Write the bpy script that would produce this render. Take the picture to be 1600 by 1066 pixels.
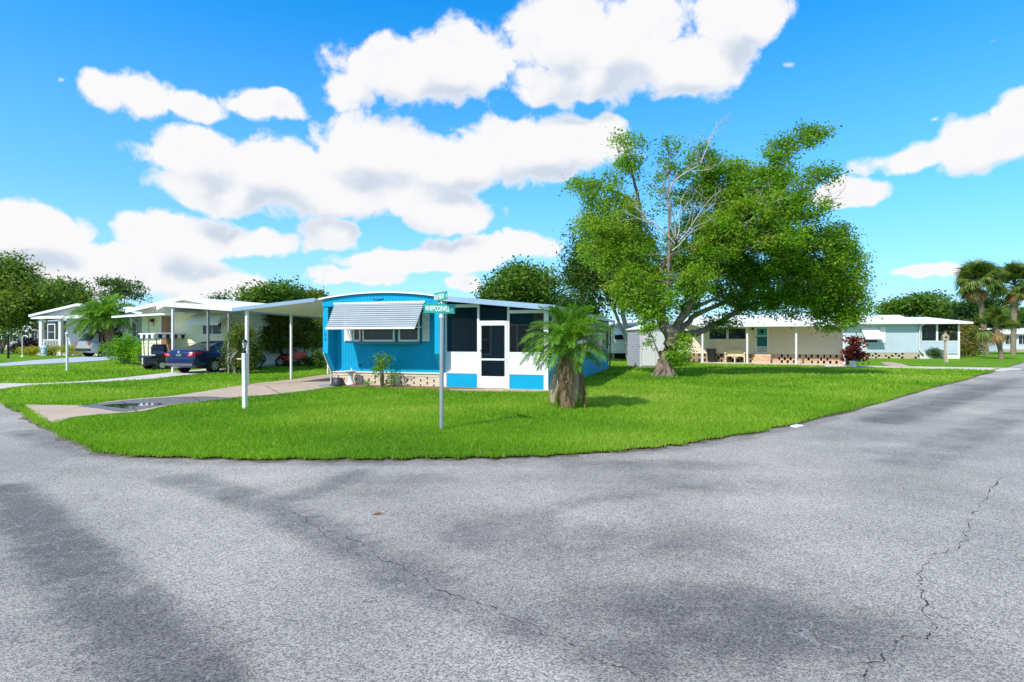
import bpy, bmesh, math, random
import numpy as np
from mathutils import Vector, Matrix, geometry
for o in list(bpy.data.objects): bpy.data.objects.remove(o)
SC = bpy.context.scene
COL = SC.collection
random.seed(7); RNG = np.random.default_rng(7)
R = math.radians
# ------------------------------------------------------------------ camera
F, HZ, H = 900.0, 531.0, 1.55          # focal length in photo pixels, horizon row, eye height in metres
cam = bpy.data.cameras.new('camera'); camo = bpy.data.objects.new('camera', cam); COL.objects.link(camo)
camo.location = (0, 0, H); camo.rotation_euler = (R(90), 0, 0)
cam.sensor_width = 36; cam.lens = 36*F/1600; cam.shift_y = -2/1600; cam.clip_end = 3000; cam.clip_start = .05
SC.camera = camo
# ------------------------------------------------------------------ light
SUN_EL, SUN_AZ = R(46), math.atan2(-.66, -.75)     # azimuth measured from +Y towards +X
sx, sy = math.sin(SUN_AZ), math.cos(SUN_AZ)
sd = Vector((sx*math.cos(SUN_EL), sy*math.cos(SUN_EL), math.sin(SUN_EL)))
sl = bpy.data.lights.new('sun', 'SUN'); sl.energy = 3.7; sl.angle = R(.6); sl.color = (1, .955, .88)
so = bpy.data.objects.new('sun', sl); COL.objects.link(so); so.rotation_euler = (-sd).to_track_quat('-Z', 'Y').to_euler()
so.location = (-20, -20, 40)
SC.view_settings.view_transform = 'Standard'; SC.view_settings.look = 'None'
SC.view_settings.gamma = 1; SC.view_settings.exposure = .50
SC.view_settings.use_curve_mapping = False
# ------------------------------------------------------------------ sky
SKY_STR, SKY_SAT, SKY_VAL, CLW = .13, 1.25, 1.55, .675
W = bpy.data.worlds.new('World'); SC.world = W; W.use_nodes = True
def make_sky():
    W.cycles.sampling_method = 'NONE'
    nt = W.node_tree; nt.nodes.clear(); N = nt.nodes.new; L = nt.links.new
    def put(sock, v):
        if isinstance(v, (int, float)): sock.default_value = v
        elif isinstance(v, tuple): sock.default_value = v
        else: L(v, sock)
    def m(op, a, b=None, c=None, clamp=False):
        n = N('ShaderNodeMath'); n.operation = op; n.use_clamp = clamp
        for i, v in enumerate((a, b, c)):
            if v is not None: put(n.inputs[i], v)
        return n.outputs[0]
    def vm(op, a, b=None, c=None, out=0):
        n = N('ShaderNodeVectorMath'); n.operation = op
        for i, v in enumerate((a, b, c)):
            if v is not None: put(n.inputs[i], v)
        return n.outputs[out]
    def ss(v, lo, hi):
        n = N('ShaderNodeMapRange'); n.interpolation_type = 'SMOOTHSTEP'
        put(n.inputs['Value'], v); n.inputs['From Min'].default_value = lo; n.inputs['From Max'].default_value = hi
        return n.outputs[0]
    def mixc(f, a, b):
        n = N('ShaderNodeMix'); n.data_type = 'RGBA'; put(n.inputs[0], f); put(n.inputs[6], a); put(n.inputs[7], b); return n.outputs[2]
    sky = N('ShaderNodeTexSky'); sky.sky_type = 'NISHITA'; sky.sun_disc = False
    sky.sun_elevation = SUN_EL; sky.sun_rotation = SUN_AZ
    sky.air_density = 1.0; sky.dust_density = .1; sky.ozone_density = 3.0
    tc = N('ShaderNodeTexCoord'); D = tc.outputs['Generated']
    sp = N('ShaderNodeSeparateXYZ'); L(D, sp.inputs[0])
    az = m('ARCTAN2', sp.outputs[0], sp.outputs[1]); el = m('ARCSINE', sp.outputs[2])
    hs = N('ShaderNodeHueSaturation'); hs.inputs['Saturation'].default_value = SKY_SAT; hs.inputs['Value'].default_value = SKY_VAL
    tint = N('ShaderNodeMix'); tint.data_type = 'RGBA'; tint.blend_type = 'MULTIPLY'; tint.inputs[0].default_value = 1; L(sky.outputs[0], tint.inputs[6]); tint.inputs[7].default_value = (.54,.86,1.02,1)
    L(tint.outputs[2], hs.inputs['Color'])
    K = 1.0/SKY_STR
    haze = m('POWER', m('SUBTRACT', 1.0, m('MINIMUM', m('MAXIMUM', m('MULTIPLY', el, 1/.62), 0.0), 1.0)), 1.8)
    blue = mixc(m('MULTIPLY', haze, .85), hs.outputs[0], (.37*K, .50*K, .72*K, 1))
    def noise(scale, detail, rough=.55, vec=D):
        n = N('ShaderNodeTexNoise'); n.inputs['Scale'].default_value = scale; n.inputs['Detail'].default_value = detail
        n.inputs['Roughness'].default_value = rough; L(vec, n.inputs['Vector']); return n
    def billow(vec):
        vo = N('ShaderNodeTexVoronoi'); vo.feature = 'F1'; vo.inputs['Scale'].default_value = 15; vo.inputs['Detail'].default_value = 2.0
        vo.inputs['Roughness'].default_value = .5; L(vec, vo.inputs['Vector'])
        return m('ADD', m('MULTIPLY', m('SUBTRACT', .40, vo.outputs['Distance']), .55), m('MULTIPLY', m('SUBTRACT', noise(9, 9, .66, vec).outputs[0], .5), 1.6))
    wn = noise(8, 3)
    warp = vm('MULTIPLY_ADD', vm('SUBTRACT', wn.outputs['Color'], (.5,.5,.5)), (.11,.06,0.), None)
    cmb = N('ShaderNodeCombineXYZ'); L(az, cmb.inputs[0]); L(el, cmb.inputs[1])
    Q = vm('ADD', cmb.outputs[0], warp)
    Dw = vm('ADD', D, vm('MULTIPLY', vm('SUBTRACT', noise(20, 4).outputs['Color'], (.5,.5,.5)), (.05,.05,.05)))
    bil = billow(Dw); bil2 = billow(vm('ADD', Dw, (sd.x*.012, -.0, .022)))
    relief = m('SUBTRACT', bil2, bil)
    # cumulus by bearing and height above the horizon, read off the photograph (pixel -> direction)
    PB = [(620,118,130,62),(715,98,110,74),(885,60,110,95),(975,66,130,105),(1070,100,110,66),(900,122,150,46),
          (1160,26,90,54),(560,142,72,46),(225,152,85,42),(310,164,75,30),(415,166,75,30),(330,240,105,68),(430,266,180,74),
          (590,238,110,74),(720,250,180,66),(850,232,150,68),(935,218,66,50),(560,304,240,56),(340,304,125,42),(55,354,140,52),
          (290,366,130,42),(400,376,100,28),(520,356,58,36),(690,330,120,34),(230,418,210,42),(90,436,150,46),
          (340,444,130,36),(650,408,165,24),(768,388,98,30),(560,428,90,22),(726,442,42,19),(1430,246,125,36),(1550,226,125,62),(1615,190,76,64),
          (1468,186,80,24,1),(1300,304,90,30),(1440,424,76,12),(1545,63,75,26,1),(1246,86,60,34,1),(110,132,50,26,1),(1180,170,50,20,1)]
    def field(blobs, eoff):
        acc = None
        for (px, py, rx, ry, *thin) in blobs:
            a = math.atan((px-800)/F); ca = math.cos(a); e = math.atan((HZ-py)/F*ca)-eoff
            ra = rx/F*ca*ca*1.16; re = ry/F*ca*math.cos(e)**2*1.16
            d = vm('LENGTH', vm('MULTIPLY_ADD', Q, (1/ra, 1/re, 0.), (-a/ra, -e/re, 0.)), out=1)
            if thin: d = m('ADD', d, .70)          # thin scraps of cloud
            acc = d if acc is None else m('MINIMUM', acc, d)
        return m('SUBTRACT', 1.0, acc)
    big = [b for b in PB if b[2]*b[3] > 4000]
    B0 = m('MAXIMUM', field(PB, 0), -1.5); BU = m('MAXIMUM', field(big, .05), -1.0)
    def cloud(b0, under):
        d = m('ADD', b0, m('MULTIPLY', bil, .58)); alpha = m('MULTIPLY', ss(d, .04, .27), ss(el, -.01, .02))
        sh = m('ADD', m('MULTIPLY', relief, .42), m('MULTIPLY', under, .9))
        sh = m('MULTIPLY', ss(sh, .0, .75), ss(d, .02, .4))
        c = mixc(sh, (CLW*K, CLW*1.0*K, CLW*1.015*K, 1), (CLW*.66*K, CLW*.74*K, CLW*.87*K, 1))
        bg = N('ShaderNodeBackground'); bg.inputs['Strength'].default_value = SKY_STR; L(mixc(alpha, blue, c), bg.inputs['Color']); return bg.outputs[0]
    # surveyed part of the sky; beyond it the same scattered cumulus goes on
    front = cloud(B0, ss(m('SUBTRACT', BU, m('MULTIPLY', B0, .6)), .05, .75))
    g = noise(2.6, 3, .5).outputs[0]
    rest = cloud(m('MULTIPLY', m('SUBTRACT', g, .50), 7.0), .25)
    out = m('MAXIMUM', ss(m('ABSOLUTE', az), .80, .95), ss(el, .56, .68))
    ms = N('ShaderNodeMixShader'); L(out, ms.inputs[0]); L(front, ms.inputs[1]); L(rest, ms.inputs[2])
    ow = N('ShaderNodeOutputWorld'); L(ms.outputs[0], ow.inputs['Surface'])
make_sky()
# ------------------------------------------------------------------ helpers
def sstep(t): t = min(1, max(0, t)); return t*t*(3-2*t)
def gz(x, y):                              # the ground rises a little towards the back left
    return .34*sstep((y-27)/16)*sstep((-x-9)/12)
def gp(px, py):                            # photo pixel -> point on the ground
    d = Vector(((px-800)/F, 1, (HZ-py)/F)); t = 20.0
    for _ in range(40):
        z = gz(d.x*t, d.y*t); t = (z-H)/d.z
    return Vector((d.x*t, t, gz(d.x*t, t)))
def at(px, py, Y): return Vector(((px-800)/F*Y, Y, H+(HZ-py)/F*Y))
class Fr:                                  # a facade's own axes: x along it, y into it, z up
    def __init__(s, O, deg):
        s.O = Vector((O[0], O[1], 0)); s.deg = deg; a = R(deg); s.c, s.s = math.cos(a), math.sin(a)
    def hit(s, px, py, yl=0.):
        dx, dy, dz = (px-800)/F, 1., (HZ-py)/F
        cx = -s.O.x*s.c-s.O.y*s.s; cy = s.O.x*s.s-s.O.y*s.c
        lx = dx*s.c+dy*s.s; ly = -dx*s.s+dy*s.c
        t = (yl-cy)/ly
        return cx+t*lx, H+t*dz-s.O.z
    def X(s, px, yl=0.): return s.hit(px, HZ, yl)[0]
    def Z(s, px, py, yl=0.): return s.hit(px, py, yl)[1]
def link(o, parent=None):
    COL.objects.link(o)
    if parent: o.parent = parent
    return o
def tag(o, label=None, cat=None, group=None, kind=None):
    for k, v in (('label', label), ('category', cat), ('group', group), ('kind', kind)):
        if v: o[k] = v
    return o
def thing(name, label, cat, loc=(0,0,0), deg=0, group=None):
    o = bpy.data.objects.new(name, None); o.empty_display_size = .2; COL.objects.link(o)
    o.location = loc; o.rotation_euler = (0, 0, R(deg)); return tag(o, label, cat, group)
def dup(root, loc, deg=None, label=None, scale=None):
    def cp(o, par):
        c = o.copy(); COL.objects.link(c)
        if par: c.parent = par
        for ch in [k for k in bpy.data.objects if k.parent == o]: cp(ch, c)
        return c
    r = cp(root, None); r.location = loc
    if deg is not None: r.rotation_euler = (0, 0, R(deg))
    if scale: r.scale = (scale,)*3
    if label: r['label'] = label
    return r
class MB:
    def __init__(s): s.v = []; s.f = []; s.sm = []
    def add(s, vs, fs, smooth=False):
        b = len(s.v); s.v += [tuple(v) for v in vs]; s.f += [tuple(i+b for i in f) for f in fs]; s.sm += [smooth]*len(fs); return s
    def box(s, x0, x1, y0, y1, z0, z1):
        v = [(x,y,z) for z in (z0,z1) for y in (y0,y1) for x in (x0,x1)]
        return s.add(v, [(0,2,3,1),(4,5,7,6),(0,1,5,4),(2,6,7,3),(0,4,6,2),(1,3,7,5)])
    def obox(s, c, ax, ay, az):            # oriented box from centre and half-axes
        c, ax, ay, az = map(Vector, (c, ax, ay, az))
        v = [c+sx*ax+sy*ay+sz*az for sz in (-1,1) for sy in (-1,1) for sx in (-1,1)]
        return s.add(v, [(0,2,3,1),(4,5,7,6),(0,1,5,4),(2,6,7,3),(0,4,6,2),(1,3,7,5)])
    def prism(s, poly, d):                 # polygon (3D points) extruded by vector d
        n = len(poly); d = Vector(d); p = [Vector(q) for q in poly]
        s.add(p+[q+d for q in p], [tuple(range(n-1,-1,-1)), tuple(range(n,2*n))]+[(i,(i+1)%n,n+(i+1)%n,n+i) for i in range(n)]); return s
    def tube(s, path, rad, n=8, cap=True, smooth=True):
        P = [Vector(p) for p in path]; k = len(P)
        if not hasattr(rad, '__len__'): rad = [rad]*k
        vs = []; prev = None
        for i in range(k):
            t = (P[min(i+1,k-1)]-P[max(i-1,0)])
            if t.length < 1e-9: t = Vector((0,0,1))
            t.normalize()
            if prev is None:
                prev = t.orthogonal().normalized()
            a = (prev-t*prev.dot(t))
            a = a.normalized() if a.length > 1e-6 else t.orthogonal().normalized()
            prev = a; b = t.cross(a)
            for j in range(n):
                q = 2*math.pi*j/n; vs.append(P[i]+(a*math.cos(q)+b*math.sin(q))*rad[i])
        fs = [(i*n+j, i*n+(j+1)%n, (i+1)*n+(j+1)%n, (i+1)*n+j) for i in range(k-1) for j in range(n)]
        s.add(vs, fs, smooth)
        if cap: s.add(vs[:n], [tuple(range(n-1,-1,-1))]); s.add(vs[-n:], [tuple(range(n))])
        return s
    def lathe(s, prof, c=(0,0,0), n=16, smooth=True):
        vs = []; c = Vector(c)
        for r, z in prof:
            for j in range(n):
                q = 2*math.pi*j/n; vs.append(c+Vector((r*math.cos(q), r*math.sin(q), z)))
        k = len(prof)
        return s.add(vs, [(i*n+j, i*n+(j+1)%n, (i+1)*n+(j+1)%n, (i+1)*n+j) for i in range(k-1) for j in range(n)]+[tuple(range(n-1,-1,-1)), tuple(range((k-1)*n,k*n))], smooth)
    def disc(s, c, nrm, r, h, n=20):       # short cylinder
        nrm = Vector(nrm).normalized(); return s.tube([Vector(c)-nrm*h/2, Vector(c)+nrm*h/2], r, n, True, False)
    def build(s, name, mat, parent=None, bevel=0):
        me = bpy.data.meshes.new(name); me.from_pydata(s.v, [], s.f)
        me.polygons.foreach_set('use_smooth', s.sm); me.materials.append(mat); me.update()
        o = bpy.data.objects.new(name, me); link(o, parent)
        if bevel:
            b = o.modifiers.new('bevel', 'BEVEL'); b.width = bevel; b.segments = 2; b.limit_method = 'ANGLE'
        return o
def inst(src, loc, parent=None, name=None, rot=None):
    o = bpy.data.objects.new(name or src.name.split('.')[0], src.data); link(o, parent); o.location = loc
    if rot: o.rotation_euler = rot
    return o
# ------------------------------------------------------------------ materials
MT = {}
def mat(name, col, rough=.6, var=.10, vs=2.0, bump=0., bs=60., metal=0., spec=.4, col2=None, grime=0.):
    if name in MT: return MT[name]
    m = bpy.data.materials.new(name); m.use_nodes = True; nt = m.node_tree; N = nt.nodes.new; L = nt.links.new
    b = nt.nodes['Principled BSDF']; b.inputs['Roughness'].default_value = rough; b.inputs['Metallic'].default_value = metal
    b.inputs['Specular IOR Level'].default_value = spec
    tc = N('ShaderNodeTexCoord'); n1 = N('ShaderNodeTexNoise'); n1.inputs['Scale'].default_value = vs; n1.inputs['Detail'].default_value = 7
    n1.inputs['Roughness'].default_value = .65; L(tc.outputs['Object'], n1.inputs['Vector'])
    rp = N('ShaderNodeValToRGB'); rp.color_ramp.elements[0].position = .3; rp.color_ramp.elements[1].position = .7
    c2 = col2 or tuple(min(1, c*(1+var)) for c in col); c1 = col if col2 else tuple(c*(1-var) for c in col)
    rp.color_ramp.elements[0].color = (*c1, 1); rp.color_ramp.elements[1].color = (*c2, 1); L(n1.outputs[0], rp.inputs[0])
    outc = rp.outputs[0]
    if grime:
        n3 = N('ShaderNodeTexNoise'); n3.inputs['Scale'].default_value = vs*2.7; n3.inputs['Detail'].default_value = 9; n3.inputs['Roughness'].default_value = .75
        L(tc.outputs['Object'], n3.inputs['Vector'])
        mr = N('ShaderNodeMapRange'); mr.inputs['From Min'].default_value = .52; mr.inputs['From Max'].default_value = .75; mr.inputs['To Max'].default_value = grime
        L(n3.outputs[0], mr.inputs['Value'])
        mx = N('ShaderNodeMix'); mx.data_type = 'RGBA'; L(mr.outputs[0], mx.inputs[0]); L(outc, mx.inputs[6])
        mx.inputs[7].default_value = (*[c*.45+.01 for c in col], 1); outc = mx.outputs[2]
    L(outc, b.inputs['Base Color'])
    if bump:
        n2 = N('ShaderNodeTexNoise'); n2.inputs['Scale'].default_value = bs; n2.inputs['Detail'].default_value = 6; L(tc.outputs['Object'], n2.inputs['Vector'])
        bp = N('ShaderNodeBump'); bp.inputs['Strength'].default_value = bump; bp.inputs['Distance'].default_value = .02; L(n2.outputs[0], bp.inputs['Height']); L(bp.outputs[0], b.inputs['Normal'])
    MT[name] = m; return m
def leafmat(name, cols, trans=.35, rough=.5):
    """foliage: per-leaf random colour between natural tones, light passing through the blade"""
    if name in MT: return MT[name]
    m = bpy.data.materials.new(name); m.use_nodes = True; nt = m.node_tree; N = nt.nodes.new; L = nt.links.new
    b = nt.nodes['Principled BSDF']; b.inputs['Roughness'].default_value = rough; b.inputs['Specular IOR Level'].default_value = .3
    at_ = N('ShaderNodeAttribute'); at_.attribute_name = 'tone'
    rp = N('ShaderNodeValToRGB'); e = rp.color_ramp.elements
    while len(e) < len(cols): e.new(.5)
    for i, c in enumerate(cols): e[i].position = i/(len(cols)-1); e[i].color = (*c, 1)
    L(at_.outputs['Fac'], rp.inputs[0]); L(rp.outputs[0], b.inputs['Base Color'])
    t = N('ShaderNodeBsdfTranslucent'); g = N('ShaderNodeMix'); g.data_type = 'RGBA'; g.blend_type = 'MULTIPLY'; g.inputs[0].default_value = 1
    L(rp.outputs[0], g.inputs[6]); g.inputs[7].default_value = (1.5, 1.6, .7, 1); L(g.outputs[2], t.inputs['Color'])
    mx = N('ShaderNodeMixShader'); mx.inputs[0].default_value = trans; L(b.outputs[0], mx.inputs[1]); L(t.outputs[0], mx.inputs[2])
    L(mx.outputs[0], nt.nodes['Material Output'].inputs['Surface']); MT[name] = m; return m
def glass(name, col=(.02,.025,.03), rough=.06):
    return mat(name, col, rough, .3, 1.2, spec=.45)
def screen_mat():
    m = bpy.data.materials.new('insect_screen'); m.use_nodes = True; nt = m.node_tree; N = nt.nodes.new; L = nt.links.new
    d = N('ShaderNodeBsdfDiffuse'); d.inputs['Color'].default_value = (.016,.018,.022,1)
    t = N('ShaderNodeBsdfTransparent'); mx = N('ShaderNodeMixShader'); mx.inputs[0].default_value = .30
    L(t.outputs[0], mx.inputs[1]); L(d.outputs[0], mx.inputs[2]); L(mx.outputs[0], nt.nodes['Material Output'].inputs['Surface']); return m
WHITE = mat('white_paint', (.74,.74,.73), .45, .05, 1.1, grime=.25)
WHITE2 = mat('aged_white_metal', (.72,.73,.73), .45, .07, 1.2, grime=.2)
ROOFW = mat('white_roof_coating', (.80,.80,.79), .5, .05, .8, grime=.15)
BLUE = mat('blue_wall_paint', (.004,.33,.56), .65, .10, .7, .05, 90, spec=.15, grime=.22)
FASC = mat('pale_blue_metal', (.30,.42,.55), .4, .06, 2, grime=.15)
BLOCK = mat('cream_block', (.66,.54,.40), .85, .14, 3, .35, 70, grime=.35)
TANBLK = mat('tan_block', (.58,.40,.25), .85, .2, 3, .35, 70, grime=.4)
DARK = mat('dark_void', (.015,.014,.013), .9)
GLASS = glass('window_glass')
GREYM = mat('galvanised_steel', (.42,.44,.46), .42, .12, 6, .05, 120, metal=.55, grime=.25)
BLACKM = mat('black_metal', (.02,.02,.022), .4, .2, 8)
CREAM = mat('cream_siding', (.72,.69,.50), .55, .05, 1, grime=.12)
BEIGE = mat('beige_siding', (.74,.62,.46), .55, .05, 1, grime=.12)
LTBLUE = mat('light_blue_siding', (.47,.56,.61), .55, .05, 1, grime=.12)
OFFW = mat('off_white_siding', (.66,.66,.66), .55, .05, 1, grime=.12)
LAV = mat('grey_siding', (.38,.38,.43), .5, .06, 1, grime=.15)
CONC = mat('concrete', (.46,.35,.25), .85, .16, 1.4, .2, 90, grime=.4)
CONCW = mat('pale_concrete', (.56,.50,.43), .85, .12, 1.4, .2, 90, grime=.3)
SCREEN = screen_mat()
BARK = mat('bark', (.20,.155,.115), .9, .35, 5, .9, 28, grime=.3)
DEADB = mat('dead_wood', (.40,.37,.33), .85, .25, 5, .5, 40)
PALMB = mat('palm_bark', (.24,.18,.13), .9, .35, 6, .8, 30)
# ------------------------------------------------------------------ foliage
def leaf_mesh(name, pts, size, material, parent=None, up=.35, aspect=.45, tone=None, dirs=None, droop=.0):
    """one small bent blade per point; pts Nx3, size scalar or N"""
    n = len(pts)
    if n == 0: return None
    size = np.broadcast_to(np.asarray(size, float), (n,))
    d = RNG.normal(size=(n,3)) if dirs is None else dirs+RNG.normal(size=(n,3))*.35
    d[:,2] = d[:,2]*.7-droop; d /= np.linalg.norm(d, axis=1)[:,None]+1e-9
    nr = RNG.normal(size=(n,3)); nr[:,2] = np.abs(nr[:,2])+up
    sdv = np.cross(d, nr); sdv /= np.linalg.norm(sdv, axis=1)[:,None]+1e-9
    nn = np.cross(sdv, d)
    ln = (size*RNG.uniform(.7,1.3,n))[:,None]; wd = ln*aspect*.5
    v = np.empty((n,4,3)); v[:,0] = pts; v[:,1] = pts+d*ln*.5+sdv*wd+nn*ln*.06; v[:,2] = pts+d*ln-nn*ln*.10; v[:,3] = pts+d*ln*.5-sdv*wd+nn*ln*.06
    me = bpy.data.meshes.new(name); me.vertices.add(4*n); me.vertices.foreach_set('co', v.reshape(-1))
    me.loops.add(4*n); me.loops.foreach_set('vertex_index', np.arange(4*n, dtype=np.int32))
    me.polygons.add(n); me.polygons.foreach_set('loop_start', np.arange(0,4*n,4, dtype=np.int32))
    me.polygons.foreach_set('loop_total', np.full(n,4, dtype=np.int32))
    a = me.attributes.new('tone', 'FLOAT', 'FACE')
    tn = RNG.uniform(0,1,n) if tone is None else np.clip(tone, 0, 1)
    a.data.foreach_set('value', tn.astype(np.float32))
    me.update(calc_edges=True); me.materials.append(material)
    o = bpy.data.objects.new(name, me); return link(o, parent)
def lobes_to_leaves(lobes, nper, clump=.45, shell=.5):
    """lobes: (centre, radii, clumps, tone). Returns clump centres, leaf points, tones"""
    C, P, T = [], [], []
    for (c, r, k, tone) in lobes:
        k = int(k)
        if k < 1: continue
        q = RNG.normal(size=(k,3)); q /= np.linalg.norm(q, axis=1)[:,None]
        q *= (RNG.uniform(0,1,k)**(1/3.)*(1-shell)+shell*RNG.uniform(.75,1.08,k))[:,None]
        cc = np.asarray(c)+q*np.asarray(r); C.append(cc)
        cr = clump*RNG.uniform(.55,1.35,k)
        nl = np.maximum(3, (nper*(cr/clump)**2).astype(int))
        idx = np.repeat(np.arange(k), nl)
        g = RNG.normal(size=(len(idx),3))*np.array([.55,.55,.38])
        P.append(cc[idx]+g*cr[idx][:,None])
        ct = tone+RNG.normal(size=k)*.16
        T.append(ct[idx]+RNG.normal(size=len(idx))*.12)
    return np.concatenate(C), np.concatenate(P), np.concatenate(T)
def twigs(mb, clumps, skel, r0=.02, every=1, sag=.15):
    S = np.asarray([tuple(p) for p in skel])
    for c in clumps[::every]:
        dd = np.linalg.norm(S-c, axis=1)+np.maximum(0, S[:,2]-c[2])*1.0
        a = S[int(dd.argmin())]
        if np.linalg.norm(a-c) > 6: continue
        mid = a*.45+c*.55+RNG.normal(size=3)*.12; mid[2] += sag*np.linalg.norm(a-c)*.4
        mb.tube([a, mid, c], [r0, r0*.7, r0*.3], 4, False)
def densify(path, k=5):
    out = []
    for a, b in zip(path[:-1], path[1:]):
        for i in range(k): out.append(Vector(a).lerp(Vector(b), i/k))
    out.append(Vector(path[-1])); return out
# ================================================================== GROUND
U = Vector((math.sin(R(17)), math.cos(R(17)), 0)); V = Vector((math.cos(R(17)), -math.sin(R(17)), 0))   # lot axes: away from / along the homes' fronts
EDGE = [(0,622),(30,640),(56,655),(80,669),(108,684),(140,697),(168,705),(205,709.5),(300,713),(400,714.5),(520,715),(620,714.5),(720,714),(800,712),(880,708.5),(940,704),(1010,698),(1080,690),(1180,673),(1290,649),(1430,612),(1560,577)]
edge = [gp(*p).xy for p in EDGE]
# gentle irregular verge between the surveyed points
def refine(pts, n=6, amp=.05):
    out = []
    for i in range(len(pts)-1):
        p0 = pts[max(i-1,0)]; p1 = pts[i]; p2 = pts[i+1]; p3 = pts[min(i+2,len(pts)-1)]
        for k in range(n):
            t = k/n
            q = .5*((2*p1)+(p2-p0)*t+(2*p0-5*p1+4*p2-p3)*t*t+(3*p1-p0-3*p2+p3)*t**3)
            out.append(q+Vector((random.uniform(-amp,amp), random.uniform(-amp,amp))))
    out.append(pts[-1]); return out
edge = refine(edge, 7, .075)
ROADP = [Vector((-62,61))]+edge+[Vector((92,95)), Vector((98,89)), Vector((18.2,11.2)), Vector((10,2)), Vector((10,-12)), Vector((-13,-12)), Vector((-13,2)), Vector((-16.6,6.8)), Vector((-67,55))]
def pxpoly(pp): return [gp(*p).xy for p in pp]
DRIVE1 = pxpoly([(38,633.5),(142,634.5),(163,629.6),(228,623),(275,619),(394,601),(455,594),(512,586)])+[gp(512,586).xy+U.xy*5.5, gp(516,606).xy+U.xy*9]+pxpoly([(516,606),(499.5,608.7),(433,617),(362,623),(310,629.5),(262,635),(223,644),(157,649),(110,654),(79,660)])
DRIVE2 = pxpoly([(-70,606),(0,600),(60,600),(142,595.5),(223,587.6),(262,583),(312,578),(350,573.5),(372,574),(345,582),(302,585.5),(236,593),(165,597),(60,601.8),(0,609),(-70,618)])
DRIVE3 = pxpoly([(-40,572),(0,568.5),(54,563.5),(119,559),(215,554.5),(232,556),(178,562),(124,566),(60,569.5),(0,573),(-40,577)])
WALK = pxpoly([(1290,571),(1320,571.6),(1450,573.6),(1588,575.8),(1575,579),(1450,576.3),(1320,574.2),(1290,573.6)])
WALK2 = pxpoly([(1376,566.8),(1392,566.6),(1412,570),(1420,573.4),(1392,573)])
def inpoly(pts, poly):
    x, y = pts[:,0], pts[:,1]; ins = np.zeros(len(pts), bool); n = len(poly); j = n-1
    for i in range(n):
        xi, yi = poly[i]; xj, yj = poly[j]
        c = ((yi > y) != (yj > y)) & (x < (xj-xi)*(y-yi)/(yj-yi+1e-12)+xi); ins ^= c; j = i
    return ins
# ---- lawn sheet with the road cut out
def lawn():
    gx = list(np.arange(-150,-60,15))+list(np.arange(-60,60,2.5))+list(np.arange(60,210,15)); gy = list(np.arange(-12,70,2.5))+list(np.arange(70,330,20))
    vs = [Vector((x+random.uniform(-.3,.3), y+random.uniform(-.3,.3))) for x in gx for y in gy]
    far = [(-900,-12),(-900,900),(900,900),(900,-12)]
    vs += [Vector(p) for p in far]
    b = len(vs); vs += ROADP; n = len(ROADP)
    es = [(b+i, b+(i+1)%n) for i in range(n)]
    v2, e2, f2, *_ = geometry.delaunay_2d_cdt(vs, es, [], 0, 1e-5)
    A = np.array([tuple(v) for v in v2]); T = np.array([tuple(f) for f in f2 if len(f) == 3]); cen = A[T].mean(axis=1)
    T = T[~inpoly(cen, ROADP)]
    # small roll of the turf
    z = np.array([gz(x,y)+.0 for x, y in A])
    mb = MB(); mb.add([(x,y,q) for (x,y), q in zip(A, z)], [tuple(t) for t in T])
    return mb
def turf_mat():
    m = bpy.data.materials.new('turf'); m.use_nodes = True; nt = m.node_tree; N = nt.nodes.new; L = nt.links.new; b = nt.nodes['Principled BSDF']
    b.inputs['Roughness'].default_value = .9; b.inputs['Specular IOR Level'].default_value = .1
    tc = N('ShaderNodeTexCoord')
    def ns(s, d): n = N('ShaderNodeTexNoise'); n.inputs['Scale'].default_value = s; n.inputs['Detail'].default_value = d; n.inputs['Roughness'].default_value = .7; L(tc.outputs['Object'], n.inputs['Vector']); return n.outputs[0]
    r1 = N('ShaderNodeValToRGB'); e = r1.color_ramp.elements; e[0].position = .3; e[0].color = (.085,.20,.010,1); e[1].position = .7; e[1].color = (.19,.35,.014,1)
    L(ns(.45,6), r1.inputs[0]); r2 = N('ShaderNodeValToRGB'); e = r2.color_ramp.elements; e[0].position = .3; e[0].color = (.45,.5,.4,1); e[1].position = .68; e[1].color = (1.25,1.25,1.1,1)
    L(ns(14,8), r2.inputs[0]); mx = N('ShaderNodeMix'); mx.data_type = 'RGBA'; mx.blend_type = 'MULTIPLY'; mx.inputs[0].default_value = 1; L(r1.outputs[0], mx.inputs[6]); L(r2.outputs[0], mx.inputs[7])
    L(mx.outputs[2], b.inputs['Base Color'])
    bp = N('ShaderNodeBump'); bp.inputs['Strength'].default_value = .7; bp.inputs['Distance'].default_value = .05; L(ns(22,6), bp.inputs['Height']); L(bp.outputs[0], b.inputs['Normal']); return m
LAWN = tag(lawn().build('lawn', turf_mat()), kind='structure')
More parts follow.
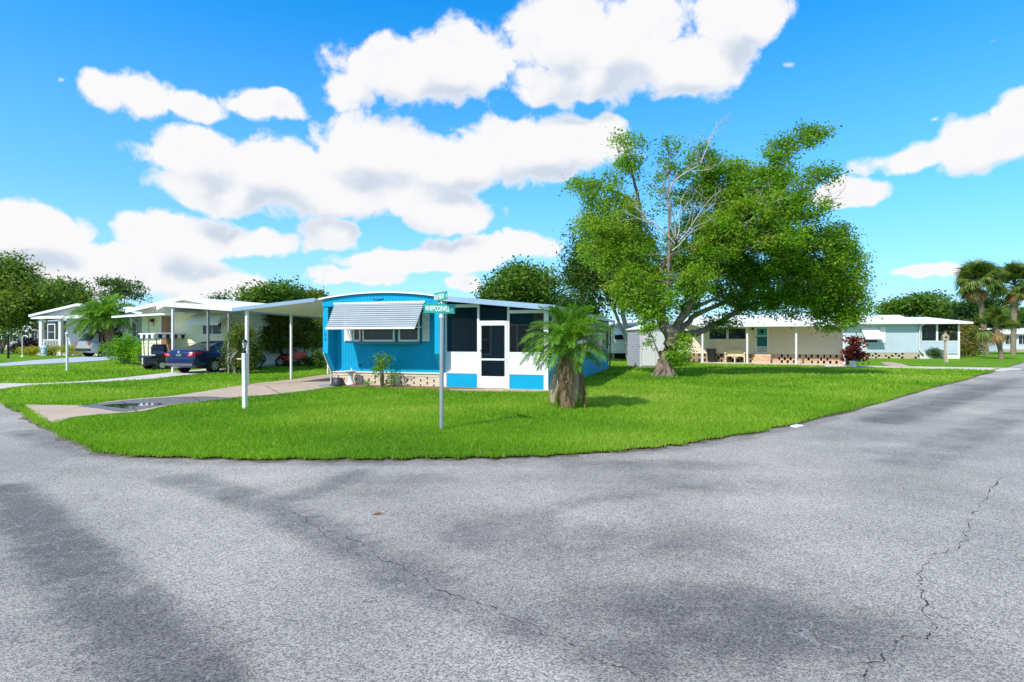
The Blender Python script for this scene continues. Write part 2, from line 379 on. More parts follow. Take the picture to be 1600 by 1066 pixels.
# ---- asphalt road
def dseg(P, a, b):
    a = np.array(a); b = np.array(b); ab = b-a; t = np.clip(((P-a)@ab)/(ab@ab+1e-9), 0, 1); return np.linalg.norm(P-(a+t[:,None]*ab), axis=1)
def road():
    xs = np.concatenate([np.linspace(-70,-14,24), np.arange(-13.8,16,.14), np.linspace(16.2,100,34)])
    ys = np.concatenate([np.linspace(-12,.8,10), np.arange(1,19,.14), np.linspace(19.4,97,34)])
    X, Y = np.meshgrid(xs, ys); P = np.stack([X.ravel(), Y.ravel()], 1)
    st = np.zeros(len(P)); lt = np.zeros(len(P))
    def g(px, py): return np.array(gp(px,py).xy)
    def blob(px, py, rx, ry, k, ang=0):     # wear patch, radii in metres
        c = g(px,py); d = P-c; ca, sa = math.cos(R(ang)), math.sin(R(ang))
        q = np.hypot((d[:,0]*ca+d[:,1]*sa)/rx, (-d[:,0]*sa+d[:,1]*ca)/ry); return k*np.clip(1.25-q, 0, 1)**.8
    def band(pp, w, k):
        G = [g(*p) for p in pp]; d = np.min([dseg(P,a,b) for a, b in zip(G[:-1], G[1:])], axis=0); return 1.12*k*np.clip(1.6-d/w, 0, 1)**.9
    for a in [(1130,960,1.15,.7,.95),(860,930,.9,.5,.6),(1250,900,.8,.5,.5),(1010,1010,.6,.4,.75),(1300,1010,.55,.35,.5),(720,900,.9,.6,.5),(640,860,.8,.5,.45),(960,840,1.8,.85,.65),(780,820,1.5,.85,.6),(1060,750,1.6,.8,.6),(1000,722,2.2,.55,.65),
              (1150,760,1.4,.6,.4),(1430,705,1.5,.7,.5),(1330,680,1.6,.7,.4),(640,745,1.5,.6,.5),(560,760,1.2,.5,.5),(860,740,2.4,.5,.4),(60,985,.7,.7,.5),(30,880,.8,.8,.45),(420,960,1.0,.25,.4),(560,975,.8,.22,.4)]: st = np.maximum(st, blob(*a))
    for pp, w, k in [([(0,760),(60,815),(130,885),(200,960),(290,1064)], .26, .85),([(280,742),(360,765),(440,790),(520,830),(600,868),(700,915)], .26, .6),([(470,800),(560,850),(650,893),(760,945),(900,1005),(1010,1062)], .2, .6),
                     ([(560,735),(520,752),(460,772)], .22, .6),([(1380,655),(1470,628),(1560,600)], .45, .7),([(1420,720),(1520,672),(1600,640)], .4, .5),([(1400,640),(1500,612),(1600,585)], .5, .55),
                     ([(820,805),(900,780),(1010,765)], .16, .45),([(1060,850),(1150,826)], .1, .4),([(1090,885),(1200,850)], .12, .4),([(40,672),(100,690),(150,703)], .3, .55),([(20,730),(120,728),(240,735)], .25, .3),
                     ([(160,707),(300,717),(500,719),(760,718),(900,712),(1040,699),(1180,677),(1300,650)], .22, .5),([(1240,1064),(1000,900),(900,850)], .3, .35)]: st = np.maximum(st, band(pp, w, k))
    me = bpy.data.meshes.new('road'); ny, nx = X.shape
    V3 = np.column_stack([P, np.full(len(P), -.035)]); i = np.arange(len(P)).reshape(ny,nx)
    Fq = np.stack([i[:-1,:-1],i[:-1,1:],i[1:,1:],i[1:,:-1]], -1).reshape(-1,4)
    me.vertices.add(len(P)); me.vertices.foreach_set('co', V3.ravel()); me.loops.add(Fq.size); me.loops.foreach_set('vertex_index', Fq.ravel().astype(np.int32))
    me.polygons.add(len(Fq)); me.polygons.foreach_set('loop_start', np.arange(0,Fq.size,4,dtype=np.int32)); me.polygons.foreach_set('loop_total', np.full(len(Fq),4,dtype=np.int32))
    a = me.attributes.new('wear','FLOAT','POINT'); a.data.foreach_set('value', st.astype(np.float32)); me.update(calc_edges=True)
    m = bpy.data.materials.new('asphalt'); m.use_nodes = True; nt = m.node_tree; N = nt.nodes.new; L = nt.links.new; b = nt.nodes['Principled BSDF']
    b.inputs['Roughness'].default_value = .82; b.inputs['Specular IOR Level'].default_value = .3
    tc = N('ShaderNodeTexCoord')
    def ns(s, d, r=.6): n = N('ShaderNodeTexNoise'); n.inputs['Scale'].default_value = s; n.inputs['Detail'].default_value = d; n.inputs['Roughness'].default_value = r; L(tc.outputs['Object'], n.inputs['Vector']); return n.outputs[0]
    def mth(op, a, b_, cl=False):
        n = N('ShaderNodeMath'); n.operation = op; n.use_clamp = cl
        for k, v in enumerate((a, b_)):
            if isinstance(v, (int, float)): n.inputs[k].default_value = v
            else: L(v, n.inputs[k])
        return n.outputs[0]
    def ramp(v, lo, hi, c0, c1):
        r = N('ShaderNodeValToRGB'); e = r.color_ramp.elements; e[0].position = lo; e[0].color = (*c0,1); e[1].position = hi; e[1].color = (*c1,1); L(v, r.inputs[0]); return r.outputs[0]
    def mix(f, a, b_, bt='MIX'):
        n = N('ShaderNodeMix'); n.data_type = 'RGBA'; n.blend_type = bt
        if isinstance(f, (int,float)): n.inputs[0].default_value = f
        else: L(f, n.inputs[0])
        L(a, n.inputs[6])
        if isinstance(b_, tuple): n.inputs[7].default_value = (*b_,1)
        else: L(b_, n.inputs[7])
        return n.outputs[2]
    at_ = N('ShaderNodeAttribute'); at_.attribute_name = 'wear'
    base = ramp(ns(.55,6), .3, .72, (.27,.252,.226), (.42,.39,.345))
    wear = mth('MULTIPLY', at_.outputs['Fac'], mth('ADD', mth('MULTIPLY', mth('SUBTRACT', ns(1.5,9,.74), .22), 1.6), .32), True)
    wear2 = N('ShaderNodeMapRange'); wear2.interpolation_type = 'SMOOTHSTEP'; L(wear, wear2.inputs['Value']); wear2.inputs['From Min'].default_value = .12; wear2.inputs['From Max'].default_value = .78; wear2.inputs['To Max'].default_value = .82
    base = mix(wear2.outputs[0], base, (.098,.093,.092))
    base = mix(.55, base, ramp(ns(.16,4), .35, .65, (.66,.66,.68), (1.12,1.10,1.07)), 'MULTIPLY')
    vo = N('ShaderNodeTexVoronoi'); vo.inputs['Scale'].default_value = 130; L(tc.outputs['Object'], vo.inputs['Vector'])
    vg = N('ShaderNodeSeparateColor'); L(vo.outputs['Color'], vg.inputs[0])
    stone = ramp(vg.outputs[0], .05, .95, (.42,.42,.43), (1.75,1.72,1.66))
    base = mix(.88, base, stone, 'MULTIPLY')
    base = mix(.6, base, ramp(ns(240,3,.7), .3, .7, (.6,.6,.6), (1.42,1.41,1.39)), 'MULTIPLY')
    # fine pale crazing where the binder is dark
    v2 = N('ShaderNodeTexVoronoi'); v2.feature = 'DISTANCE_TO_EDGE'; v2.inputs['Scale'].default_value = 3.2
    wv = N('ShaderNodeMix'); wv.data_type = 'VECTOR'; wv.inputs[0].default_value = .22; L(tc.outputs['Object'], wv.inputs[4])
    nc = N('ShaderNodeTexNoise'); nc.inputs['Scale'].default_value = 5; nc.inputs['Detail'].default_value = 6; L(tc.outputs['Object'], nc.inputs['Vector']); L(nc.outputs['Color'], wv.inputs[5]); L(wv.outputs[1], v2.inputs['Vector'])
    cz = mth('MULTIPLY', mth('LESS_THAN', v2.outputs['Distance'], .007), mth('MULTIPLY', mth('GREATER_THAN', wear, .5), mth('GREATER_THAN', ns(2.3,3), .5)))
    base = mix(mth('MULTIPLY', cz, .6), base, (.34,.34,.35))
    L(base, b.inputs['Base Color'])
    bp = N('ShaderNodeBump'); bp.inputs['Strength'].default_value = .55; bp.inputs['Distance'].default_value = .006; L(mth('ADD', vo.outputs['Distance'], ns(160,3)), bp.inputs['Height']); L(bp.outputs[0], b.inputs['Normal'])
    me.materials.append(m); o = bpy.data.objects.new('road', me); link(o); return tag(o, kind='structure')
ROAD = road()
CRK = mat('crack_void', (.04,.038,.037), .95, .3, 30)
def crack(pts, w):
    P = refine([gp(*p).xy for p in pts], 14, .0); mb = MB(); vs = []; off = 0
    for i, p in enumerate(P):
        d = (P[min(i+1,len(P)-1)]-P[max(i-1,0)]); d = d.normalized() if d.length else Vector((1,0)); n = Vector((-d.y, d.x)); off = off*.75+random.uniform(-.022,.022)
        ww = w*random.choice((.1,.25,.5,.8,1,1.6,.2))*(1 if 0 < i < len(P)-1 else .1); q = p+n*off
        vs += [(*(q+n*ww/2), -.0335), (*(q-n*ww/2), -.0335)]
    mb.add(vs, [(2*i,2*i+1,2*i+3,2*i+2) for i in range(len(P)-1)]); return mb.build('road_crack', CRK, ROAD)
crack([(470,802),(530,830),(580,857),(650,890),(715,920),(780,947),(850,975),(895,1000),(950,1030),(1020,1060)], .007)
crack([(400,775),(440,788),(490,815),(520,838),(560,862)], .005)
crack([(1562,735),(1535,775),(1505,820),(1502,840),(1455,865),(1437,895),(1450,920),(1452,985),(1420,987),(1375,1025),(1350,1064)], .008)
crack([(565,930),(590,928),(622,918)], .008); crack([(1000,830),(1025,836)], .008); crack([(1450,950),(1500,962),(1560,985)], .006)
# ---- drives and walks
def sheet(name, poly, z, m, th=.05):
    P = refine([Vector(p) for p in poly]+[Vector(poly[0])], 3, .02)[:-1] if th else poly
    tri = geometry.tessellate_polygon([[Vector((*p,0)) for p in P]])
    mb = MB(); mb.add([(p[0],p[1],gz(p[0],p[1])+z) for p in P], [tuple(t) for t in tri]); n = len(P)
    mb.add([(p[0],p[1],gz(p[0],p[1])+z) for p in P]+[(p[0],p[1],gz(p[0],p[1])-.03) for p in P], [(i,(i+1)%n,n+(i+1)%n,n+i) for i in range(n)])
    return tag(mb.build(name, m), kind='structure')
d1 = sheet('driveway', DRIVE1, .022, CONC); sheet('driveway', DRIVE2, .022, CONCW); sheet('driveway', DRIVE3, .022, mat('blue_grey_concrete', (.40,.44,.50), .8, .1, 1.2, .1, 80, grime=.25))
sheet('path', WALK, .02, CONCW); sheet('path', WALK2, .026, CONC)
for pair in [((300,622),(322,634)),((415,604),(438,617)),((190,628),(215,645))]:       # expansion joints of the near drive
    a, b = gp(*pair[0]), gp(*pair[1]); n = (b-a).normalized().cross(Vector((0,0,1)))*.012; z = Vector((0,0,.0265))
    mb = MB(); mb.add([a+n+z, a-n+z, b-n+z, b+n+z], [(0,1,2,3)]); mb.build('expansion_joint', CRK, d1)
wet = mat('wet_concrete', (.14,.105,.085), .38, .2, 1.6, .1, 60, spec=.5)
sheet('wet_patch', pxpoly([(118,636),(146,633.5),(170,630),(232,624),(300,621),(345,622),(362,624.5),(300,630),(262,634),(223,641),(190,645),(160,641)]), .0255, wet)
sheet('puddle', pxpoly([(158,635.5),(178,633.4),(196,632.6),(236,631.6),(256,633),(240,635),(222,636.4),(206,639.5),(192,640.2),(176,637.6)]), .029, mat('puddle_water', (.03,.034,.03), .03, .1, 2, spec=.6))
# ---- planting bed and strip before the screened porch
MULCH = mat('mulch', (.17,.085,.045), .95, .45, 9, .8, 60, col2=(.30,.19,.10))
BF = Fr(gp(855,610), -17)
def bl(x, y): q = BF.O+V*x+U*y; return (q.x, q.y)
sheet('planting_bed', [bl(-7.2,-.62), bl(-2.9,-.62), bl(-2.4,-.5), bl(-2.3,-.02), bl(-7.2,-.02)], .03, MULCH)
sheet('path', [bl(-3.0,-.62), bl(-2.6,-1.0), bl(-.9,-.9), bl(.1,-.5), bl(.1,-.02), bl(-2.28,-.02), bl(-2.38,-.52)], .018, mat('sandy_concrete', (.50,.37,.25), .9, .2, 3, .3, 60, grime=.4))
# ---- grass blades
def grass():
    bands = [(7.0,11,3300,.050,.009),(11,15,1600,.052,.013),(15,20,650,.062,.020),(20,28,260,.065,.032),(28,42,80,.07,.055)]
    PP, HH, WW = [], [], []
    excl = [ROADP, DRIVE1, DRIVE2, DRIVE3, WALK, WALK2, [bl(-7.75,-.64), bl(-2.4,-.9), bl(.15,-.5), bl(.15,14.4), bl(-7.75,14.4)]]
    for d0, d1_, den, h, w in bands:
        amax = R(47); area = .5*(d1_**2-d0**2)*2*amax; n = int(area*den)
        r = np.sqrt(RNG.uniform(d0**2, d1_**2, n)); a = RNG.uniform(-amax, amax, n); P = np.column_stack([r*np.sin(a), r*np.cos(a)])
        # tufted: pull some blades to tuft centres
        k = inpoly(P, excl[0])
        for e in excl[1:]: k |= inpoly(P, e)
        P = P[~k]; PP.append(P); HH.append(h*RNG.uniform(.5,1.35,len(P))); WW.append(np.full(len(P), w))
    # shaggy overhang along the verge
    E = np.array([tuple(p) for p in edge]); seg = np.linalg.norm(np.diff(E, axis=0), axis=1); cum = np.concatenate([[0], np.cumsum(seg)])
    n = 26000; t = RNG.uniform(0, cum[-1], n); i = np.clip(np.searchsorted(cum, t)-1, 0, len(seg)-1); f = (t-cum[i])/seg[i]; P = E[i]+(E[i+1]-E[i])*f[:,None]+RNG.normal(size=(n,2))*.035
    PP.append(P); HH.append(RNG.uniform(.02,.075,n)); WW.append(np.full(n,.009))
    P = np.concatenate(PP); h = np.concatenate(HH); w = np.concatenate(WW)
    # patches of longer and shorter turf
    s = np.sin(P[:,0]*1.7+np.sin(P[:,1]*1.1)*2)*np.cos(P[:,1]*1.9+np.sin(P[:,0]*.9)*2); h *= 1+.22*s
    n = len(P); z = np.array([gz(x,y) if y > 27 else 0 for x, y in P])-.004
    a = RNG.uniform(0, 2*np.pi, n); lean = RNG.normal(size=(n,2))*.42*h[:,None]
    v = np.empty((n,3,3)); dx = np.cos(a)*w/2; dy = np.sin(a)*w/2
    v[:,0] = np.column_stack([P[:,0]-dx, P[:,1]-dy, z]); v[:,1] = np.column_stack([P[:,0]+dx, P[:,1]+dy, z]); v[:,2] = np.column_stack([P[:,0]+lean[:,0], P[:,1]+lean[:,1], z+h])
    me = bpy.data.meshes.new('grass'); me.vertices.add(3*n); me.vertices.foreach_set('co', v.ravel()); me.loops.add(3*n); me.loops.foreach_set('vertex_index', np.arange(3*n,dtype=np.int32))
    me.polygons.add(n); me.polygons.foreach_set('loop_start', np.arange(0,3*n,3,dtype=np.int32)); me.polygons.foreach_set('loop_total', np.full(n,3,dtype=np.int32))
    tn = np.clip(.5+.22*np.sin(P[:,0]*.9+1.3*np.sin(P[:,1]*.7))*np.cos(P[:,1]*.8)+.22*np.sin(P[:,0]*.31+1.1+np.sin(P[:,1]*.23)*2)*np.cos(P[:,1]*.37+.6)+.12*s+RNG.normal(size=n)*.2, 0, 1); tn[RNG.uniform(size=n) < .03] = 1.0
    at_ = me.attributes.new('tone','FLOAT','FACE'); at_.data.foreach_set('value', tn.astype(np.float32)); me.update(calc_edges=True)
    me.materials.append(leafmat('grass_blade', [(.08,.20,.008),(.155,.33,.010),(.25,.43,.016),(.43,.49,.09)], .45, .55))
    o = bpy.data.objects.new('grass', me); link(o); tag(o, 'bright green mown lawn grass round the blue home', 'grass', kind='stuff'); return n
print('grass blades', grass())
# ---- bare soil and grit along the verge
def verge():
    vs = []; n = len(edge)
    for i, p in enumerate(edge):
        d = (edge[min(i+1,n-1)]-edge[max(i-1,0)]).normalized(); q = Vector((d.y,-d.x)); w = random.uniform(.01,.20)**1.2
        vs += [(*(p-q*.06), -.028), (*(p+q*w), -.0325)]
    mb = MB(); mb.add(vs, [(2*i,2*i+1,2*i+3,2*i+2) for i in range(n-1)]); tag(mb.build('verge_soil', mat('verge_soil', (.085,.065,.045), .95, .4, 9, .6, 50, col2=(.20,.165,.12))), kind='structure')
verge()
# ================================================================== BUILDING HELPERS
def ribbed(x0, x1, zb, zt, y, pitch=.115, groove=.016, depth=.009):
    """vertical ribbed sheet facing -y; zb / zt may be functions of x"""
    fb = zb if callable(zb) else (lambda x: zb); ft = zt if callable(zt) else (lambda x: zt)
    xs = []; x = x0
    while x < x1-1e-6:
        e = min(x+pitch, x1); xs += [(x,y),(max(x,e-groove),y),(max(x,e-groove*.7),y+depth),(max(x,e-groove*.3),y+depth)]; x = e
    xs.append((x1,y)); mb = MB(); n = len(xs)
    mb.add([(a,b,fb(a)) for a, b in xs]+[(a,b,ft(a)) for a, b in xs], [(i,i+1,n+i+1,n+i) for i in range(n-1)]); return mb
def lap(x0, x1, z0, z1, y, pitch=.2, proud=.018, axis='x'):
    """horizontal lap siding; axis 'x' faces -y, axis 'y' (x0,x1 are y values, y is the x plane) faces +x"""
    mb = MB(); z = z0
    def P(a, o, zz): return (a, y-o, zz) if axis == 'x' else (y+o, a, zz)
    while z < z1-1e-6:
        e = min(z+pitch, z1)
        vs = [P(x0,proud,z),P(x1,proud,z),P(x1,.002,e),P(x0,.002,e),P(x0,.0,z),P(x1,.0,z)]
        mb.add(vs, [(0,1,2,3),(4,5,1,0)]); z = e
    return mb
def window(parent, x0, x1, z0, z1, y, fr=.05, mullx=(), mullz=(), fm=None, gm=None, proud=.05, axis='x'):
    def bx(mb, a0, a1, o0, o1, zz0, zz1):
        if axis == 'x': mb.box(a0,a1,y-o1,y-o0,zz0,zz1)
        else: mb.box(y+o0,y+o1,a0,a1,zz0,zz1)
    w = MB(); bx(w,x0-fr,x1+fr,.0,proud,z1,z1+fr); bx(w,x0-fr,x1+fr,.0,proud,z0-fr,z0); bx(w,x0-fr,x0,.0,proud,z0,z1); bx(w,x1,x1+fr,.0,proud,z0,z1)
    for m in mullx: bx(w,m-.02,m+.02,.012,proud-.005,z0,z1)
    for m in mullz: bx(w,x0,x1,.012,proud-.007,m-.015,m+.015)
    o = w.build('window', fm or WHITE, parent); g = MB(); bx(g,x0,x1,.024,.030,z0,z1); g.build('pane', gm or GLASS, o); return o
def slab(pts, th):                         # roof sheet from top corners, thickness downwards
    mb = MB(); n = len(pts); top = [Vector(p) for p in pts]; bot = [p-Vector((0,0,th)) for p in top]
    mb.add(top+bot, [tuple(range(n)), tuple(range(2*n-1,n-1,-1))]+[(i,n+i,n+(i+1)%n,(i+1)%n) for i in range(n)]); return mb
_dg = None
def text(body, width, height, material, parent, loc, rot, name='lettering', ext=.002):
    c = bpy.data.curves.new('t', 'FONT'); c.body = body; c.align_x = 'CENTER'; c.align_y = 'CENTER'; c.extrude = ext; c.offset = .012
    t = bpy.data.objects.new('t', c); COL.objects.link(t); bpy.context.view_layer.update()
    me = bpy.data.meshes.new_from_object(t.evaluated_get(bpy.context.evaluated_depsgraph_get())); bpy.data.objects.remove(t)
    co = np.empty(len(me.vertices)*3); me.vertices.foreach_get('co', co); co = co.reshape(-1,3)
    lo, hi = co.min(0), co.max(0); co[:,:2] = (co[:,:2]-(lo+hi)[:2]/2)/(hi-lo)[:2]*np.array([width,height]); co[:,2] = np.clip(co[:,2], -ext, ext)
    me.vertices.foreach_set('co', co.ravel()); me.materials.clear(); me.materials.append(material); me.update()
    o = bpy.data.objects.new(name, me); link(o, parent); o.location = loc; o.rotation_euler = rot; return o
# ================================================================== BLUE HOME
def blue_home():
    t = thing('mobile_home', 'bright blue mobile home with slatted white awning, screened porch and carport', 'house', (*BF.O.xy, 0), -17)
    X0, X1 = -7.64, -3.45
    MB().box(X0+.03,X1-.02,.03,14.2,.44,2.83).build('body', BLUE, t)
    ribbed(X0,X1,.47,2.80,.0).build('front_wall', BLUE, t)
    arch = lambda x: 2.885+.165*(1-((x+5.55)/2.12)**2)
    pts = [X0+(X1-X0)*i/24 for i in range(25)]
    hd = MB(); hd.prism([(X0-.02,-.48,2.66)]+[(X1+.06,-.48,2.66)]+[(x,-.48,arch(x)) for x in reversed(pts)], (0,.5,0)); h = hd.build('gable_header', BLUE, t)
    ribbed(X0-.02,X1+.06,2.665,lambda x: arch(min(max(x,X0),X1))-.005,-.497,.115).build('ribbed_face', BLUE, h)
    crest = MB().tube([(-5.75,-.515,2.90),(-5.68,-.52,2.875),(-5.55,-.52,2.865),(-5.42,-.52,2.875),(-5.35,-.515,2.90)], .014, 6); crest.build('crest', mat('dark_blue_trim', (.01,.13,.30), .5), h)
    for xa, xb in ((X0-.02,X0+.18),(X1-.10,X1+.07)):
        f = MB().prism([(xa,.0,.50),(xa,-.06,.50),(xa,-.47,1.10),(xa,-.47,2.66),(xa,.0,2.66)], (xb-xa,0,0)).build('wing_wall', BLUE, t)
    NUM = mat('house_number', (.012,.10,.21), .5)
    wl = MB().tube([(X0+.0,-.475,1.10),(X0+.0,-.07,.50),(X0,-.03,.02)], .02, 6).build('drain_pipe', WHITE, t)
    text('0', .085, .125, NUM, t, (X0+.075,-.474,1.735), (R(90),0,0), 'number'); text('4', .085, .115, NUM, t, (X0+.075,-.474,1.555), (R(90),0,0), 'number')
    # roof
    rf = MB(); k = 24; xs = [X0-.12+(X1-X0+.24)*i/k for i in range(k+1)]; az = lambda x: arch(x)+.02
    vs = [(x,y,az(x)+d) for d in (0,.055) for y in (-.58,14.4) for x in xs]; n = k+1
    fs = []
    for i in range(k): fs += [(i,i+1,n+i+1,n+i),(2*n+i,3*n+i,3*n+i+1,2*n+i+1),(i,2*n+i,2*n+i+1,i+1),(n+i,n+i+1,3*n+i+1,3*n+i)]
    fs += [(0,n,3*n,2*n),(k,2*n+k,3*n+k,n+k)]
    rf.add(vs, fs); rf.build('roof', WHITE2, t)
    # skirting of pierced blocks
    MB().box(X0+.1,X1,.12,.16,.0,.46).build('skirt_gap_shade', DARK, t)  # near-black sheet puts the shade behind the block gaps into colour
    sk = MB().box(X0+.03,X1+.06,.005,.13,.335,.44).build('skirt_cap', BLOCK, t)
    zz = MB(); x = X0+.02
    while x < X1+.04:
        zz.prism([(x,-.03,.435),(x+.0575,-.03,.435),(x+.0575,-.03,.47),(x+.0288,-.03,.485),(x,-.03,.47)], (0,.028,0)); x += .06
    zz.build('drip_edge', WHITE, t)
    bm_ = MB().box(0,.425,.02,.12,0,.080); src = None
    for r in range(4):
        x = X0+.03-(.24 if r % 2 else 0); z = .002+r*.083
        while x < X1:
            if x < X0+.02 or x+.425 > X1+.06:
                a, b = max(x,X0+.03), min(x+.425,X1+.06)
                if b-a > .05: MB().box(a,b,.02,.12,z,z+.080).build('skirt_block', BLOCK, t)
            elif src is None:
                src = bm_.build('skirt_block', BLOCK, t); src.location = (x,0,z)
            else: inst(src, (x, random.uniform(-.006,.006), z), t, 'skirt_block')
            x += .48
    # bow window, shutters, awning
    bw = [(-6.72,0),(-6.60,-.14),(-6.0,-.24),(-5.4,-.26),(-4.75,-.22),(-4.25,-.10),(-4.20,0)]
    MB().prism([(x,y,1.40) for x, y in bw], (0,0,.075)).build('window_sill', mat('teal_blue_paint', (.02,.20,.33), .5), t)
    MB().prism([(x*.985-.08,y*.88,1.475) for x, y in bw], (0,0,.98)).build('bay_body', MT['teal_blue_paint'], t)
    def facet(a, b, z0, z1, inset=.05):
        a = Vector((*a,0)); b = Vector((*b,0)); d = (b-a).normalized(); nrm = Vector((d.y,-d.x,0)); c = (a+b)/2; hl = (b-a).length/2; f = MB()
        z = Vector((0,0,1))
        f.obox(c+z*(z0+.025)+nrm*.02, d*hl, nrm*.025, z*.03); f.obox(c+z*(z1-.025)+nrm*.02, d*hl, nrm*.025, z*.03)
        f.obox(a+d*.025+z*(z0+z1)/2+nrm*.02, d*.028, nrm*.025, z*(z1-z0)/2); f.obox(b-d*.025+z*(z0+z1)/2+nrm*.02, d*.028, nrm*.025, z*(z1-z0)/2)
        o = f.build('bay_window', WHITE, t); g = MB().obox(c+z*(z0+z1)/2+nrm*.012, d*(hl-.03), nrm*.006, z*((z1-z0)/2-.03)); g.build('pane', GLASS, o)
    facet((-6.68,-.11),(-6.36,-.20),1.495,2.45); facet((-6.27,-.225),(-5.06,-.265),1.495,2.45); facet((-4.93,-.245),(-4.24,-.125),1.495,2.45)
    for a, b in ((-7.11,-6.74),(-4.19,-3.93)):
        s = MB().box(a,b,-.05,-.005,1.50,2.45); o = s.build('shutter', WHITE2, t)
        for k in range(11):
            z = 1.56+k*.08; MB().obox(((a+b)/2,-.058,z), ((b-a)/2-.04,0,0), (0,.012,.010), (0,-.004,.028)).build('louvre', WHITE2, o)
    # awning of overlapping slats
    yt, zt, yb, zb = -.52, 2.735, -1.12, 1.90; xl, xr = BF.X(523,yt), BF.X(663,yt); xl2, xr2 = BF.X(509.5,yb), BF.X(648.5,yb)
    A = lambda s: Vector((0, yt+(yb-yt)*s, zt+(zb-zt)*s)); dn = (A(1)-A(0)).normalized(); nr = Vector((0,dn.z,-dn.y));
    if nr.y > 0: nr = -nr
    AWN = mat('grey_white_slat', (.36,.40,.42), .5, .06, 2, grime=.2)
    ns = 12; L_ = (A(1)-A(0)).length/ns
    a_ = MB().obox(Vector(((xl+xr)/2,0,0))+A(0)+Vector((0,.0,.02)), ((xr-xl)/2+.03,0,0), (0,.035,0), (0,0,.03)).build('awning_rail', WHITE, t)
    for i in range(ns):
        s0 = (i+.5)/ns; c = A(s0); f = s0; x0_ = xl+(xl2-xl)*f; x1_ = xr+(xr2-xr)*f
        MB().obox(c+Vector(((x0_+x1_)/2,0,0))+nr*.006, ((x1_-x0_)/2,0,0), dn*(L_*.53)+nr*.013, nr*.004).build('awning_slat', AWN, t)
    MB().obox(A(1)+Vector(((xl2+xr2)/2,0,0))+nr*.02, ((xr2-xl2)/2,0,0), dn*.035, nr*.014).build('awning_rail', WHITE, t)
    for x in (xl2+.08, xr2-.06):
        MB().tube([(x,-.03,1.98),(x,yb+.02,1.93)], .014, 6).build('awning_arm', WHITE, t); MB().tube([(x,-.03,2.1),(x,yt,2.72)], .012, 6).build('awning_arm', WHITE, t)
    MB().disc((-6.52,-.03,.68),(0,1,0),.035,.06,10).tube([(-6.52,-.06,.68),(-6.52,-.12,.68),(-6.52,-.14,.64)], .014, 6).build('tap', mat('brass_tap', (.02,.13,.28), .4), t)
    # ---------------- screened porch
    top = lambda x: 2.80-.098*(x+3.45)          # underside of its roof along the front
    P = lambda x0, x1, z0, z1, name='post', m=WHITE, y0=-.035, y1=.035: MB().box(x0,x1,y0,y1,z0,z1).build(name, m, t)
    for a, b in ((-3.42,-3.33),(-2.275,-2.205),(-1.275,-1.205),(-.10,.035)): P(a,b,.0,top((a+b)/2))
    for a, b in ((-3.33,-2.275),(-1.205,-.10)):
        P(a,b,0,.47,'base_panel',BLUE,-.012,.03); P(a,b,.47,1.12,'kick_panel',WHITE,-.022,.03); P(a,b,1.12,1.165,'rail',WHITE,-.03,.03); P(a,b,1.165,top(a)-.05,'screen',SCREEN,-.002,.002); P(a,b,top(b)-.10,top(b)+.0,'top_rail',WHITE2,-.03,.03)
    P(-2.205,-1.275,2.08,2.15,'rail',WHITE,-.04,.04); P(-2.205,-1.275,2.15,top(-1.3)-.04,'screen',SCREEN,-.002,.002)
    dr = MB().box(-2.20,-2.13,-.055,-.015,.03,2.07).box(-1.35,-1.28,-.055,-.015,.03,2.07).box(-2.13,-1.35,-.055,-.015,2.0,2.07).box(-2.13,-1.35,-.055,-.015,.90,.96).box(-2.13,-1.35,-.055,-.015,.03,.40).build('screen_door', WHITE, t)
    MB().box(-2.13,-1.35,-.037,-.033,.96,2.0).build('screen', SCREEN, dr); MB().box(-2.13,-1.35,-.037,-.033,.40,.90).build('screen', SCREEN, dr)
    MB().disc((-2.15,-.075,1.22),(0,1,0),.022,.05,10).build('handle', GREYM, dr)
    # roof of the porch
    tz = lambda x: 2.94-.098*(x+3.45)
    r = slab([(-3.36,-.42,tz(-3.36)),(.24,-.42,tz(.24)),(.24,14.4,tz(.24)-.02),(-3.36,14.4,tz(-3.36)-.02)], .05).build('porch_roof', WHITE2, t)
    slab([(-3.36,-.45,tz(-3.36)+.012),(.26,-.45,tz(.26)+.012),(.26,-.421,tz(.26)+.012),(-3.36,-.421,tz(-3.36)+.012)], .16).build('fascia', FASC, r)
    g = MB().box(.241,.34,-.45,14.4,2.46,2.58).build('gutter', FASC, r)
    MB().tube([(.29,14.3,2.47),(.29,14.3,2.36),(.08,14.32,2.22),(.06,14.32,.1)], .035, 8).build('downspout', BLACKM, t)
    # long side facing the garden
    lap(.0,14.2,.0,1.02,.0,.34,.02,'y').build('side_wall', BLUE, t); MB().box(-.06,-.002,.04,14.2,0,1.02).build('side_wall_core', BLUE, t)
    MB().box(-.05,.03,.04,14.2,1.02,1.07).build('side_sill', FASC, t); MB().box(-.05,.02,.04,14.2,2.26,2.52).build('side_band', mat('dull_blue', (.05,.17,.26), .5), t)
    ys = [.04,.75,2.6,4.5,6.4,8.3,10.2,12.1,14.14]
    for y in ys[1:]: MB().box(-.04,.025,y-.035,y+.035,1.07,2.26).build('post', WHITE, t)
    GP = mat('grey_vinyl_pane', (.26,.26,.29), .3, .1, 3)
